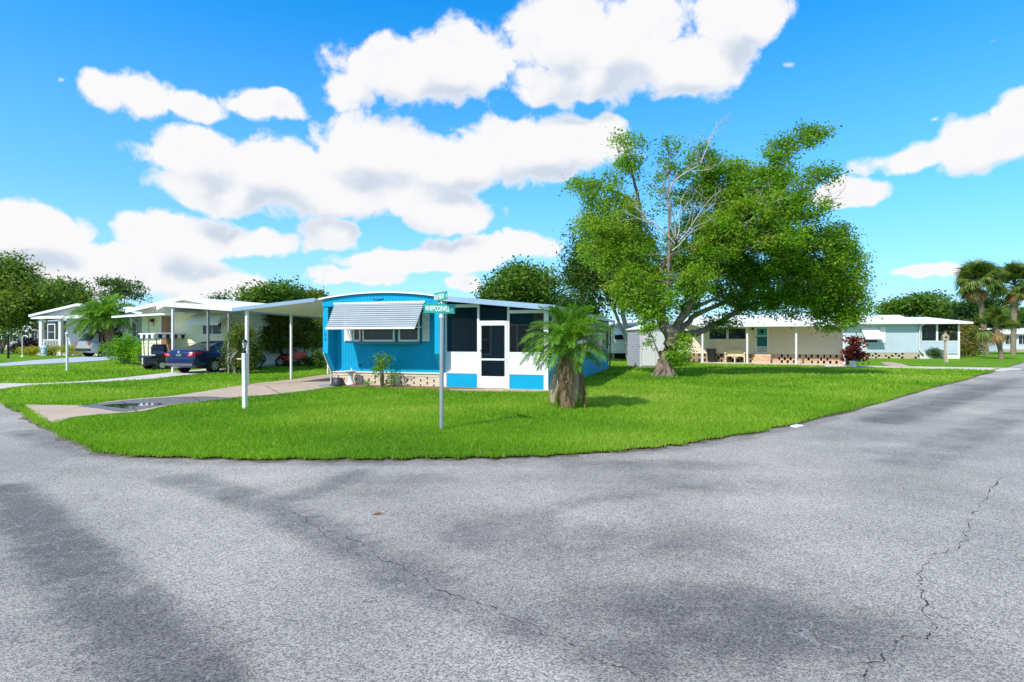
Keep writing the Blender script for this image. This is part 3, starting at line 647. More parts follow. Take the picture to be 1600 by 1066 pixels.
    for i in range(len(ys)-1):
        if i < 3: MB().box(-.004,.0,ys[i]+.035,ys[i+1]-.035,1.07,2.26).build('screen', SCREEN, t)
        else:
            mid = (ys[i]+ys[i+1])/2
            for j, (a, b) in enumerate(((ys[i]+.035,mid-.25),(mid-.25,ys[i+1]-.035))):
                if j == 0:
                    for k in range(7): MB().obox((.0,(a+b)/2,1.16+k*.165), (.004,0,.0), (0,(b-a)/2,0), (.02,0,.078)).build('louvre', GP, t)
                    MB().box(-.03,-.02,a,b,1.07,2.26).build('louvre_backing', DARK, t)
                else: MB().box(-.01,.0,a,b,1.07,2.26).build('pane', GLASS, t)
    # inside the porch: floor, end wall with window, sliding door and closed-in room
    MB().box(-3.42,-.07,.04,14.1,.01,.05).build('porch_floor', mat('porch_carpet', (.16,.13,.11), .95, .3, 6), t)
    iw = 2.5; TEAL = mat('teal_wall', (.02,.26,.42), .6)
    MB().box(-3.44,-2.25,iw,iw+.08,.05,2.7).build('inner_wall', TEAL, t); MB().box(-2.25,-1.1,iw,iw+.08,2.1,2.7).build('inner_wall', TEAL, t); GB = mat('taupe_panel', (.50,.46,.45), .6)
    MB().box(-1.1,-.07,iw,iw+.08,.05,2.6).build('inner_wall', GB, t); MB().box(-3.44,-3.40,.05,iw,.05,2.75).build('inner_side_wall', TEAL, t)
    window(t, -3.10,-2.72,1.05,2.05,iw,.07,(),(1.55,)); window(t, -.92,-.30,1.15,2.15,iw,.05,(),(1.65,),GB)
    sdr = MB().box(-2.2,-2.14,iw-.03,iw+.03,.05,2.1).box(-1.16,-1.1,iw-.03,iw+.03,.05,2.1).box(-1.72,-1.66,iw-.03,iw+.02,.05,2.1).box(-2.2,-1.1,iw-.03,iw+.03,2.05,2.1).box(-2.2,-1.1,iw-.03,iw+.03,.05,.2).build('sliding_door', WHITE2, t)
    MB().box(-2.14,-1.16,iw-.004,iw+.004,.2,2.05).build('pane', glass('curtained_glass', (.07,.065,.08), .15), sdr)
    # ---------------- carport
    fl, fr_, br, blc = (-10.42,-1.55), (X0-.14,-.75), (X0-.1,8.2), (-11.35,8.2)
    zc = lambda p: 2.535+.33*(p[0]+10.4)/2.7 if p[0] > -10.5 else 2.535
    c = slab([(fl[0],fl[1],2.60),(fr_[0],fr_[1],2.93),(br[0],br[1],2.93),(blc[0],blc[1],2.52)], .05).build('carport_roof', WHITE2, t)
    def fascia(a, b, za, zb_):
        a = Vector((*a,za)); b = Vector((*b,zb_)); d = (b-a).normalized(); n = Vector((d.y,-d.x,0)).normalized()*.018; e = Vector((0,0,.12))
        MB().prism([a-n,a+n,a+n-e,a-n-e], b-a).build('fascia', FASC, c)
    fascia(fl, fr_, 2.615, 2.945); fascia(blc, fl, 2.535, 2.615)
    for px, py, w in ((386,603,.045),(455,593.5,.035),(512.5,585.6,.03)):
        q = gp(px,py); d = q-BF.O; x = d.dot(V); y = d.dot(U); z = 2.52+.30*max(0,(x+11.0)/3.4)*.4
        MB().box(x-w,x+w,y-w,y+w,.02,z).build('carport_post', WHITE, t)
    return t
blue_home()
# ================================================================== STREET SIGN, LAMP POST AND SMALL THINGS BY THE HOME
def street_sign():
    g = gp(690,671); t = thing('street_sign', 'grey steel pole with two green street name signs reading Blue Heron and Whippoorwill', 'sign', g, 0)
    MB().tube([(0,0,-.1),(0,0,.7),(.005,.0,2.02)], .037, 14).build('pole', GREYM, t)
    MB().tube([(0,0,1.93),(0,0,2.03)], .043, 14).build('collar', WHITE2, t)
    GR = mat('sign_green', (.0,.30,.22), .35, .06, 4, spec=.5); LT = mat('sign_white', (.85,.87,.85), .35, .03)
    def blade(name, c, deg, w, h, words, small, tw, lean=0):
        b = MB().box(-w/2,w/2,-.0015,.0015,-h/2,h/2).build('sign_blade', GR, t); b.location = c; b.rotation_euler = (0,R(lean),R(deg))
        rim = MB()
        for (x0,x1,z0,z1) in ((-w/2,w/2,h/2-.004,h/2),(-w/2,w/2,-h/2,-h/2+.004)): rim.box(x0,x1,-.0022,.0022,z0,z1)
        rim.build('sign_rim', mat('sign_rim_green', (.12,.42,.32), .4), b)
        for s, rz in ((-1,0),(1,math.pi)):
            text(words, tw, h*.62, LT, b, ((-w/2+.03+tw/2)*(1 if s < 0 else -1), s*.0028, 0), (R(90),0,rz), 'lettering', .0008)
            text(small, .042, h*.30, LT, b, ((w/2-.045)*(1 if s < 0 else -1), s*.0028, -.005), (R(90),0,rz), 'lettering', .0008)
    blade('a', (-.035,-.045,2.087), -7, .555, .158, 'WHIPPOORWILL', 'LN', .43, 1.8)
    MB().tube([(-.05,-.01,2.17),(0,0,2.205),(.05,.0,2.165)], .009, 6).tube([(0,0,2.02),(0,0,2.30)], .012, 6).build('bracket', WHITE2, t)
    blade('b', (-.02,.0,2.30), -62, .64, .145, 'BLUE HERON', 'CIR', .46)
street_sign()
def lamp_post(px, py, htop, hl, label, post=WHITE, head=BLACKM, w=.043, arm=True, square=True):
    g = gp(px,py); t = thing('lamp_post', label, 'lamp post', g, -17)
    if square: MB().prism([(-w,-w,-.1),(w,-w,-.1),(w,w,-.1),(-w,w,-.1)], (-.02,0,htop+.1)).build('post', post, t, .006)
    else: MB().tube([(0,0,-.1),(-.01,0,htop)], w, 10).build('post', post, t)
    l = MB().lathe([(w*.95,htop),(w*1.0,htop+hl*.18),(w*.5,htop+hl*.22),(w*1.05,htop+hl*.30),(w*1.05,htop+hl*.34)], (-.02,0,0), 8).build('lantern_base', head, t)
    gl = MB().lathe([(w*.8,htop+hl*.34),(w*1.25,htop+hl*.74)], (-.02,0,0), 6, False).build('lantern_glass', mat('lantern_glass', (.62,.58,.50), .15, .1, 5), t)
    for k in range(6):
        q = k*math.pi/3; MB().tube([(-.02+w*.84*math.cos(q),w*.84*math.sin(q),htop+hl*.33),(-.02+w*1.3*math.cos(q),w*1.3*math.sin(q),htop+hl*.75)], w*.09, 4).build('lantern_bar', head, t)
    MB().lathe([(w*1.5,htop+hl*.73),(w*1.45,htop+hl*.77),(w*.9,htop+hl*.88),(w*.3,htop+hl*.94),(w*.2,htop+hl),(.002,htop+hl*1.02)], (-.02,0,0), 8).build('lantern_cap', head, t)
    if arm: MB().box(-.22,-w,-.012,.012,htop-.14,htop-.12).build('ladder_bar', post, t)
    return t
lamp_post(383,638,1.245,.345,'weathered white wooden lamp post with black lantern on the lawn beside the driveway', mat('flaking_white_paint', (.74,.73,.70), .6, .06, 6, .3, 30, grime=.55))
STONEW = mat('white_cast_stone', (.68,.66,.62), .8, .1, 5, .3, 50, grime=.3)
def small_things():
    q = BF.O+V*BF.X(548,-.32)+U*(-.32)
    t = thing('bird_bath', 'white cast stone bird bath against the block skirting', 'bird bath', (q.x,q.y,.03))
    MB().lathe([(.155,.0),(.15,.05),(.105,.10),(.075,.20),(.072,.34),(.10,.40)], n=16).build('pedestal', STONEW, t)
    MB().lathe([(.06,.40),(.19,.45),(.215,.48),(.20,.485),(.10,.455),(.01,.45)], n=18).build('basin', STONEW, t)
    MB().lathe([(.01,.45),(.04,.46),(.045,.50),(.02,.53),(.025,.56),(.008,.58)], (.03,0,0), 8).build('bird_figure', STONEW, t)
    q = BF.O+V*BF.X(528,-.55)+U*(-.55)
    t = thing('hose_pot', 'black bowl shaped hose pot at the driveway corner', 'hose pot', (q.x,q.y,.02))
    MB().lathe([(.235,.0),(.23,.06),(.20,.17),(.15,.25),(.13,.265),(.05,.27)], n=18).build('pot', mat('black_plastic', (.03,.03,.034), .5, .2, 6), t)
    t2 = thing('garden_hose', 'grey garden hose coiled on the concrete by the black pot', 'hose', (q.x-.32,q.y-.12,.03))
    path = [(.30*math.cos(a)*(1-.02*a), .22*math.sin(a)*(1-.02*a), .012+.006*a/6.28) for a in np.arange(0,18,.35)]+[(.12,.1,.06),(.2,.16,.3),(.25,.25,.42)]
    MB().tube(path, .012, 6).build('hose', mat('grey_rubber', (.25,.27,.30), .5), t2)
small_things()
# ================================================================== OTHER HOMES
def gable_roof(t, x0, x1, y0, y1, ze, zr, m, th=.09, along='y', xr=None, name='roof', trim=None):
    """two sheets meeting at a ridge; along = ridge direction"""
    if along == 'y':
        xm = xr if xr is not None else (x0+x1)/2
        a = slab([(x0,y0,ze),(xm,y0,zr),(xm,y1,zr),(x0,y1,ze)], th).build(name, m, t); slab([(xm,y0,zr),(x1,y0,ze),(x1,y1,ze),(xm,y1,zr)], th).build(name, m, t)
        if trim:
            for p, q in (((x0,ze),(xm,zr)),((xm,zr),(x1,ze))):
                MB().prism([(p[0],y0-.03,p[1]+.015),(q[0],y0-.03,q[1]+.015),(q[0],y0-.03,q[1]-.17),(p[0],y0-.03,p[1]-.17)], (0,.028,0)).build('rake_board', trim, a)
    else:
        ym = xr if xr is not None else (y0+y1)/2
        a = slab([(x0,y0,ze),(x1,y0,ze),(x1,ym,zr),(x0,ym,zr)], th).build(name, m, t); slab([(x0,ym,zr),(x1,ym,zr),(x1,y1,ze),(x0,y1,ze)], th).build(name, m, t)
        if trim: MB().box(x0,x1,y0-.035,y0-.002,ze-.13,ze+.015).build('fascia', trim, a)
    return a
def pierced(t, x0, x1, z0, z1, y, m, w=.40, h=.135, seed=3, gap=.1):
    """ornamental block skirting: rows of blocks with open cells between some of them"""
    rr = random.Random(seed); MB().box(x0,x1,y+.10,y+.14,z0,z1).build('skirt_gap_shade', DARK, t); z = z0; r = 0; srcs = {}  # dark sheet stands in for the shade seen through the open cells
    while z < z1-.02:
        hh = min(h, z1-z)-.012; x = x0-(w/2 if r % 2 else 0)
        while x < x1-.02:
            g = rr.choice((.012,gap,gap*.8)); a, b = max(x,x0), min(x+w-g,x1)
            if b-a > .03:
                k = (round(b-a,2), round(hh,3))
                if k in srcs: inst(srcs[k], (a, rr.uniform(-.008,.008), z), t, 'skirt_block')
                else: srcs[k] = MB().box(0,k[0],y,y+.1,0,hh).build('skirt_block', m, t); srcs[k].location = (a,0,z)
            x += w
        z += h; r += 1
def beige_home():
    O = gp(1097,568); C = Fr(O, -27); t = thing('mobile_home', 'beige sided home with white porch roof, teal door and pierced block skirting', 'house', O, -27)
    yw = 1.55; xl = C.X(1052,yw); xr = C.X(1317,yw); X = lambda px: C.X(px,yw); Z = lambda px, py: C.Z(px,py,yw)
    zs = .62; zt = 2.62
    MB().box(xl,xr,yw+.03,yw+6.2,zs,2.9).build('body', BEIGE, t)
    lap(xl,xr,zs,zt,yw,.125,.016).build('siding', BEIGE, t)
    MB().box(xr-.06,xr+.05,yw-.03,yw+.04,zs,zt).build('corner_trim', WHITE, t)
    MB().box(C.X(1093,0),C.X(1323,0),-.12,yw,.0,.06).build('porch_slab', CONCW, t)
    slab([(C.X(1090,-.35),-.35,2.50),(C.X(1326,-.35),-.35,2.50),(xr+.3,2.3,2.86),(xl+.0,2.3,2.86)], .05).build('porch_roof', ROOFW, t)
    MB().box(C.X(1090,-.35),C.X(1326,-.35),-.39,-.352,2.36,2.53).build('fascia', WHITE, t)
    r = gable_roof(t, xl-.4, xr+.3, yw-.25, yw+6.6, 2.84, 3.28, ROOFW, along='x', trim=WHITE)
    for k in range(22):
        x = xl+(xr-xl)*k/21; MB().obox((x,.95,2.695), (.012,0,0), (0,1.28,.174), (0,0,.014)).build('roof_rib', ROOFW, r)
    for px in (1097.5,1167.5,1244,1319): x = C.X(px,0); MB().box(x-.055,x+.055,.0,.11,.05,2.42).build('porch_post', WHITE, t)
    window(t, X(1108.5),X(1135),Z(1120,530),Z(1120,513.5),yw,.05); window(t, X(1138.5),X(1165),Z(1150,530),Z(1150,513.5),yw,.05)
    TEALD = mat('teal_door_paint', (.015,.27,.25), .4)
    d0, d1_ = X(1180.5), X(1201); zb, zd = Z(1190,552.5), Z(1190,512); d = MB().box(d0,d1_,yw-.05,yw-.012,zb,zd).build('storm_door', WHITE, t)
    zm = Z(1190,525.5); zp = Z(1190,541.5)
    MB().box(d0+.09,d1_-.09,yw-.062,yw-.051,zm+.04,zd-.06).build('door_panel', TEALD, d); MB().box(d0+.09,d1_-.09,yw-.062,yw-.051,zp,zm-.02).build('door_panel', mat('teal_screened', (.008,.11,.12), .35), d)
    c = Vector(((d0+d1_)/2,yw-.068,(zm+zd)/2+.02)); MB().prism([c+Vector((0,0,.17)),c+Vector((-.13,0,0)),c+Vector((0,0,-.17)),c+Vector((.13,0,0))], (0,.005,0)).build('diamond_light', DARK, d)
    MB().box(d0+.09,d1_-.09,yw-.058,yw-.051,zb+.1,zp-.04).build('kick_plate', mat('grey_panel', (.40,.40,.41), .5), d); MB().box(d0+.02,d0+.06,yw-.08,yw-.05,zm-.12,zm+.02).build('handle', BLACKM, d)
    for k in range(3): MB().box(d0-.15,d1_+.15,yw-.95+k*.3,yw-.02,.06+k*.19,.06+(k+1)*.19-.01).build('step', TANBLK, t)
    MB().disc((X(1176),yw-.07,Z(1176,514)),(0,1,0),.09,.12,10).build('porch_light', mat('dark_bronze', (.06,.05,.04), .4), t)
    pierced(t, xl, d0-.16, .06, zs, yw-.03, mat('brown_block', (.34,.24,.16), .85, .25, 3, .3, 60), .36, .19, 5, .15)
    pierced(t, d1_+.16, xr, .06, zs, yw-.03, TANBLK, .34, .19, 8, .13)
    MB().tube([(xr+.1,yw-.02,2.5),(xr+.1,yw-.02,.1)], .04, 8).build('downspout', mat('slate_metal', (.10,.12,.16), .4), t)
    # bench and bin stand on the porch slab
    def wpt(px, yl): q = O+Vector((math.cos(R(27)),-math.sin(R(27)),0))*C.X(px,yl)+Vector((math.sin(R(27)),math.cos(R(27)),0))*yl; return (q.x,q.y,.06)
    CB = mat('cream_painted_wood', (.62,.53,.33), .5, .08, 3)
    b = thing('garden_bench', 'cream painted bench with arms on the beige home porch', 'bench', wpt(1148.5,yw-.5), -27)
    w = (C.X(1165,yw-.5)-C.X(1132.5,yw-.5))/2
    MB().box(-w,w,-.24,.22,.40,.45).build('seat', CB, b); MB().prism([(-w+.05,.2,.45),(-w+.12,.2,.80),(0,.2,.86),(w-.12,.2,.80),(w-.05,.2,.45)], (0,.05,0)).build('backrest', CB, b)
    for s in (-1,0,1): MB().box(s*(w-.05)-.035,s*(w-.05)+.035,-.22,-.15,0,.40 if s == 0 else .62).build('leg', CB, b); MB().box(s*(w-.05)-.035,s*(w-.05)+.035,.15,.21,0,.42).build('leg', CB, b)
    for s in (-1,1):
        MB().prism([(s*(w-.05)-.05,-.26,.60),(s*(w-.05)-.05,.22,.70),(s*(w-.05)-.05,.22,.65),(s*(w-.05)-.05,-.26,.56)], (.1,0,0)).build('arm', CB, b)
        arc = [(s*w/2+math.cos(a)*(w/2-.06),-.225,.40-.16*(1-math.sin(a))) for a in np.linspace(0,math.pi,9)]
        MB().prism(arc+[(s*w/2-(w/2-.06),-.225,.40),(s*w/2+(w/2-.06),-.225,.40)][:2], (0,.03,0)).build('apron', CB, b)
    k = thing('trash_bin', 'black plastic wheeled trash bin on the beige home porch', 'trash bin', wpt(1111.8,yw-.5), -27)
    BP = mat('bin_plastic', (.014,.015,.018), .45, .2, 6)
    bo = MB().add([(-.20,-.2,.03),(.20,-.2,.03),(.20,.2,.03),(-.20,.2,.03),(-.27,-.28,.86),(.27,-.28,.86),(.27,.26,.86),(-.27,.26,.86)], [(3,2,1,0),(4,5,6,7),(0,1,5,4),(1,2,6,5),(2,3,7,6),(3,0,4,7)]).build('body', BP, k, .02)
    MB().box(-.29,.29,-.31,.29,.86,.92).build('lid', BP, k, .02)
    for s in (-1,1): MB().disc((s*.21,.22,.1),(1,0,0),.1,.05,14).build('wheel', BP, k)
beige_home()
def shed():
    O = gp(1000.4,574.3); t = thing('garden_shed', 'grey sided garden shed with white double doors beside the tree', 'shed', O, 6)
    w, d, h = 1.75, 2.3, 2.15
    MB().box(.02,w,.02,d,.06,h).build('body', LAV, t); MB().box(-.03,w+.03,-.03,d+.03,.0,.06).build('base', CONC, t)
    mb = MB(); z = .08
    while z < h-.02:                                   # lap siding on the end that faces the drive
        e = min(z+.135,h); mb.add([(-.016,0,z),(-.016,d,z),(.0,d,e),(.0,0,e),(.0,0,z),(.0,d,z)], [(1,0,3,2),(4,5,1,0)][:1]+[(0,1,5,4)]); z = e
    mb.build('siding', mat('lilac_grey_siding', (.38,.38,.42), .5, .05), t)
    MB().box(-.03,.06,-.035,.0,.06,h).build('corner_trim', WHITE2, t)
    for a, b in ((.08,.88),(.90,1.70)):
        o = MB().box(a,b,-.03,.0,.1,1.98).build('door', WHITE, t)
        MB().box(a+.04 if a > .5 else b-.09,a+.09 if a > .5 else b-.04,-.05,-.03,1.0,1.1).build('handle', BLACKM, o)
    zr = 2.46
    slab([(-.1,-.15,h+.02),(-.1,d+.1,h+.02),(w/2,d+.1,zr),(w/2,-.15,zr)], .05).build('roof', ROOFW, t); slab([(w/2,-.15,zr),(w/2,d+.1,zr),(w+.1,d+.1,h+.02),(w+.1,-.15,h+.02)], .05).build('roof', ROOFW, t)
    MB().prism([(.0,.0,h),(w,.0,h),(w/2,.0,zr-.06)], (0,.05,0)).build('gable', WHITE2, t)
shed()
def cream_home():
    O = gp(950,560.5); C = Fr(O,-17); t = thing('mobile_home', 'cream home with a white window awning seen behind the grey shed', 'house', O, -17)
    x1 = C.X(1050); CW = mat('ivory_siding', (.72,.68,.56), .55, .05, 1, grime=.1)
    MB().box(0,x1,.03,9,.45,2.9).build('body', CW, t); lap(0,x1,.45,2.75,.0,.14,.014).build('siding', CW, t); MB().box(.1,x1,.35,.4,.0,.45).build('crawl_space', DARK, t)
    for x in (.4,2.2,x1-.3): MB().box(x-.1,x+.1,.15,.35,.0,.45).build('pier', CONC, t)
    a, b = C.X(960.5), C.X(975); window(t, a,b,C.Z(968,531),C.Z(968,514),.0,.05)
    z0, z1 = C.Z(968,522,-.5), C.Z(968,509,0)
    MB().prism([(a-.15,.0,z1),(a-.1,-.55,z0),(a-.1,-.55,z0-.06),(a-.15,.0,z1-.06)], (b-a+.35,0,0)).build('window_awning', WHITE, t)
    gable_roof(t, -.3,x1+.3,-.35,9.3,2.80,3.28,ROOFW,along='x',trim=WHITE)
cream_home()
def light_blue_home():
    O = gp(1340,560); C = Fr(O,-10); t = thing('mobile_home', 'light blue home with white metal roof and screened sunroom at the road', 'house', O, -10)
    xs = C.X(1437); xe = C.X(1499); Z = lambda px, py: C.Z(px,py)
    zs = Z(1400,551.5); ze = Z(1400,506)
    MB().box(-6,xs,.05,7,zs,2.8).build('body', LTBLUE, t); ribbed(-6,xs,zs,ze+.05,.0,.2,.03,.02).build('front_wall', LTBLUE, t)
    pierced(t, -3,xs,.0,zs,.02,mat('buff_block', (.52,.42,.28), .85, .2, 3, .3, 60),.5,.15,4,.2)
    gable_roof(t, -6.5,xs+.0,-.55,7.5,Z(1400,504.5)+.02,Z(1400,504.5)+.78,ROOFW,along='x',trim=WHITE)
    MB().box(-6.4,xs-.1,-.2,-.01,ze-.08,ze+.08).build('soffit_trim', WHITE2, t)
    # sunroom
    MB().box(xs+.05,xe-.02,.06,5,.0,.42).build('sunroom_base', WHITE2, t); lap(xs,xe,.42,Z(1470,534),.0,.16,.016).build('sunroom_siding', LTBLUE, t); MB().box(xs+.05,xe-.02,.03,.08,.4,Z(1470,534)).build('sunroom_wall', LTBLUE, t)
    z0, z1 = Z(1470,533.5), Z(1470,505.5)
    MB().box(xs,xe,-.03,.04,z0-.03,z0+.05).build('rail', WHITE, t)
    for px in (1438.5,1464,1498): x = C.X(px); MB().box(x-.07,x+.07,-.04,.06,.0 if px > 1490 else z0,z1+.05).build('post', WHITE, t)
    MB().box(xs+.08,xe-.08,.0,.006,z0+.05,z1).build('screen', SCREEN, t); MB().box(xs+.3,xe-.1,3.2,3.3,.4,z1).build('inner_wall', mat('grey_blue_wall', (.35,.38,.40), .6), t)  # inner wall in one even grey-blue
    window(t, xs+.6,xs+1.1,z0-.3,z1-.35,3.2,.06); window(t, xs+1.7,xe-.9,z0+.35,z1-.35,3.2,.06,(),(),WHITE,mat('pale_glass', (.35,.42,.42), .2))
    MB().box(xe-.03,xe+.03,.06,5,.0,z0).build('side_wall', LTBLUE, t); MB().box(xe-.01,xe,.06,5,z0,z1).build('screen', SCREEN, t)
    zr = z1+.1; slab([(xs-.45,-.5,zr-.02),(C.X(1515),-.5,zr),(xe+.2,5.4,zr+.62),(xs-.45,5.4,zr+.62)], .07).build('sunroom_roof', ROOFW, t); MB().box(xs-.45,C.X(1515)-.02,-.535,-.502,zr-.15,zr+.01).build('fascia', WHITE, t)
    MB().tube([(xs+.15,-.5,zr-.1),(xs-.02,-.1,zr-.35),(xs-.05,-.1,.75),(xs+.1,-.12,.5),(xs+.3,-.12,.4),(xs+.32,-.12,.0)], .075, 8).build('downspout', WHITE, t)
    a, b = C.X(1349), C.X(1371); window(t, a,b,Z(1360,535.5),Z(1360,514),.0,.06)
    MB().prism([(a-.2,.0,Z(1360,512)),(a-.1,-.7,Z(1360,529)),(a-.1,-.7,Z(1360,529)-.08),(a-.2,.0,Z(1360,512)-.08)], (b-a+.25,0,0)).build('window_awning', WHITE, t)
    MB().box(C.X(1375),C.X(1383.5),-.06,-.005,Z(1380,536.5),Z(1380,511)).build('shutter', WHITE, t)
light_blue_home()
def yellow_home():
    O = at(222,531,31.4); O.z = gz(O.x,O.y); C = Fr((O.x,O.y),-17); C.O.z = O.z
    t = thing('mobile_home', 'pale yellow sided home with brown door, window awning and dark porch posts', 'house', O, -17)
    xr = C.X(362); X = C.X; Z = lambda px, py, yl=0.: C.Z(px,py,yl); zt = 3.0
    MB().box(.0,xr,.03,15,.1,3.1).build('body', CREAM, t); lap(.0,xr,.12,zt+.1,.0,.235,.022).build('siding', CREAM, t)
    MB().add([(0,.02,zt+.1),(xr,.02,zt+.1),(xr/2,.02,3.75)], [(0,1,2)]).build('gable_panel', CREAM, t)
    d = MB().box(X(253.5),X(269),-.05,-.01,.62,Z(260,494.5)).build('front_door', mat('brown_door', (.30,.13,.05), .45, .2, 3), t); MB().box(X(261.5),X(267),-.058,-.05,1.25,Z(260,497)).build('pane', glass('amber_glass', (.12,.06,.02), .2), d)
    MB().box(X(252),X(253.4),-.06,-.005,.6,Z(260,494)+.08).box(X(269.1),X(270.5),-.06,-.005,.6,Z(260,494)+.08).build('door_frame', WHITE, t); MB().box(X(252),X(272),-.9,.0,.0,.58).build('door_step', CONCW, t)
    MB().disc((X(239.5),-.08,Z(240,501)),(0,1,0),.10,.14,10).build('porch_light', BLACKM, t); MB().disc((X(239.5),-.07,Z(240,506)),(0,0,1),.08,.16,10).build('lamp_shade', mat('amber_lamp', (.75,.55,.25), .3), t)
    MB().tube([(X(232),-.05,3.0),(X(232),-.05,.2)], .03, 6).build('conduit', WHITE2, t)
    a, b = X(318), X(347); window(t, a,b,Z(332,522),Z(332,498),.0,.06,((a+b)/2,))
    n = 9                                            # curved window awning
    pr = [(-.75*math.sin(math.pi/2*i/n), Z(332,490)-.02-.62*(1-math.cos(math.pi/2*i/n))) for i in range(n+1)]
    aw = MB().add([(x,y,z) for x in (a-.35,b+.45) for y, z in pr], [(i,i+1,n+2+i,n+1+i) for i in range(n)]+[tuple(range(n+1)), tuple(range(2*n+1,n,-1))]).build('window_awning', WHITE, t)
    # front gable roof and the flat porch roof with its posts
    pk = X(288,-.5); zp = Z(288,463.5,-.5); el_ = X(198,-.5); er = X(372,-.5); ze = Z(200,484,-.5)
    gable_roof(t, el_, er+.2, -.55, 15.4, ze, zp, ROOFW, .08, 'y', pk, trim=WHITE)
    yf = -2.9; c1 = (X(259,yf),yf,Z(259,472.5,yf)); c2 = (X(371,yf),yf,Z(371,480,yf)); c3 = (er,6.5,Z(371,480,yf)+.25); c4 = (X(245,-.6),-.6,ze+.12)
    p = slab([c1,c2,c3,c4], .07).build('porch_roof', ROOFW, t)
    e = Vector((0,0,.22)); A, B_ = Vector(c1)+Vector((-.02,-.03,.02)), Vector(c2)+Vector((.02,-.03,.02)); MB().prism([A,B_,B_-e,A-e], (0,.028,0)).build('fascia', WHITE, p)
    A, B_ = Vector(c1)+Vector((-.03,0,.02)), Vector(c4)+Vector((-.03,0,.02)); MB().prism([A,B_,B_-e*.9,A-e*.9], (.028,0,0)).build('fascia', WHITE, p)
    DP = mat('grey_post', (.20,.20,.21), .5)
    for px in (270,325,357.5): x = X(px,yf+.1); MB().box(x-.045,x+.045,yf+.06,yf+.15,-.2,c1[2]+(c2[2]-c1[2])*(x-c1[0])/(c2[0]-c1[0])-.06).build('porch_post', DP if px > 300 else WHITE2, t)
    ya = -1.1; s = slab([(X(174,ya),ya,Z(174,494,ya)),(X(288,ya),ya,Z(288,487.5,ya)),(X(288,ya),.0,Z(288,487.5,ya)+.12),(X(174,ya),.0,Z(174,494,ya)+.12)], .10).build('door_canopy', WHITE, t)
    # long side towards the crape myrtles
    lap(.0,15,.12,zt,xr,.235,.022,'y').build('side_siding', mat('pale_siding', (.66,.64,.58), .55, .05), t)
    for y0 in (2.2,5.6,6.8,9.6,12.4): window(t, y0,y0+.85,1.0,2.25,xr+.022,.06,(),(1.62,),axis='y')
    pierced_side = MB().box(xr-.02,xr+.03,.0,15,.0,.12).build('side_skirt', CONC, t)
yellow_home()
def white_home():
    O = at(57,531,45); O.z = gz(O.x,O.y); C = Fr((O.x,O.y),-17); C.O.z = O.z; X = C.X; Z = lambda px, py, yl=0.: C.Z(px,py,yl)
    t = thing('mobile_home', 'white gabled home with columned porch and railing beyond the small palm', 'house', O, -17)
    xr = X(205); yw = 2.2; GW = mat('bluish_white_siding', (.62,.63,.68), .55, .05)  # one even bluish white for wall and gable
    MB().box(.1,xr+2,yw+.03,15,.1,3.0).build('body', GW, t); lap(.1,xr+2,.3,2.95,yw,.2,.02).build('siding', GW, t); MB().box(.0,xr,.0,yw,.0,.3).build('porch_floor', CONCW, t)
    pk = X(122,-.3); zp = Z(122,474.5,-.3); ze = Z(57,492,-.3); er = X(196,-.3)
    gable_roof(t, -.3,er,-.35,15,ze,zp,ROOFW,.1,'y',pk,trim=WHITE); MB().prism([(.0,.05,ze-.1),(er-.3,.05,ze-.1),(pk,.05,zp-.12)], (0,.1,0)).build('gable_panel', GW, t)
    MB().box(-.2,er-.1,-.3,.1,ze-.32,ze-.1).build('porch_beam', WHITE, t)
    for px, w in ((65,.15),(95,.12),(152.5,.12),(188.5,.09),(194.5,.09),(203,.11)): x = X(px); MB().box(x-w,x+w,-.1,.1,.0,ze-.3).build('column', WHITE, t)
    for a, b in ((67,93),(205,224)):
        x0, x1 = X(a), X(b); r = MB().box(x0,x1,-.03,.03,1.15,1.22).box(x0,x1,-.03,.03,.42,.47).build('railing', WHITE, t)
        k = int((x1-x0)/.16)
        for i in range(k): q = x0+(x1-x0)*(i+.5)/k; MB().box(q-.022,q+.022,-.022,.022,.47,1.15).build('baluster', WHITE, r)
    for a, b in ((76,86),(166,176),(182,187),(206,214)): window(t, X(a,yw),X(b,yw),1.25,2.45,yw,.08,(),(1.85,))
    # side canopy over the parked car
    slab([(X(140,-.8),-.8,Z(140,490,-.8)),(X(206,-.8),-.8,Z(206,491,-.8)),(X(206,-.8),4,Z(206,491,-.8)+.2),(X(140,-.8),4,Z(140,490,-.8)+.2)], .12).build('car_canopy', WHITE, t)
white_home()
def far_house(px0, px1, py, Y, hw, hr, wm, label, deg=-10, nwin=3, name='house', along='x', rm=None):
    O = at(px0,531,Y); O.z = gz(O.x,O.y); C = Fr((O.x,O.y),deg); t = thing(name, label, 'house', O, deg); w = C.X(px1)
    MB().box(0,w,0,7,.0,hw).build('wall', wm, t); MB().box(-.05,w+.05,-.03,.0,.0,.35).build('plinth', CONC, t)
    gable_roof(t,-.4,w+.4,-.45,7.4,hw-.02,hr,rm or ROOFW,.1,along,trim=WHITE)
    if along == 'y': MB().prism([(0,-.01,hw-.1),(w,-.01,hw-.1),(w/2,-.01,hr-.15)], (0,.1,0)).build('gable_panel', wm, t)
    for i in range(nwin): c = w*(i+.5)/nwin; window(t, c-.45,c+.45,1.0,2.1,-.0,.07,(c,))
    return t
far_house(4,26,548,70,2.5,3.0,OFFW,'far white bungalow behind the big left hand tree trunk',0,2)
far_house(20,60,548,74,2.5,3.1,mat('lavender_white', (.60,.62,.70), .6),'far pale lavender house with low white roof beyond the purple shrub',5,3)
far_house(31,50,548,66,1.9,2.6,mat('buff_wall', (.60,.50,.33), .6),'small buff gabled outbuilding beyond the purple shrub',-5,1,'outbuilding','y')
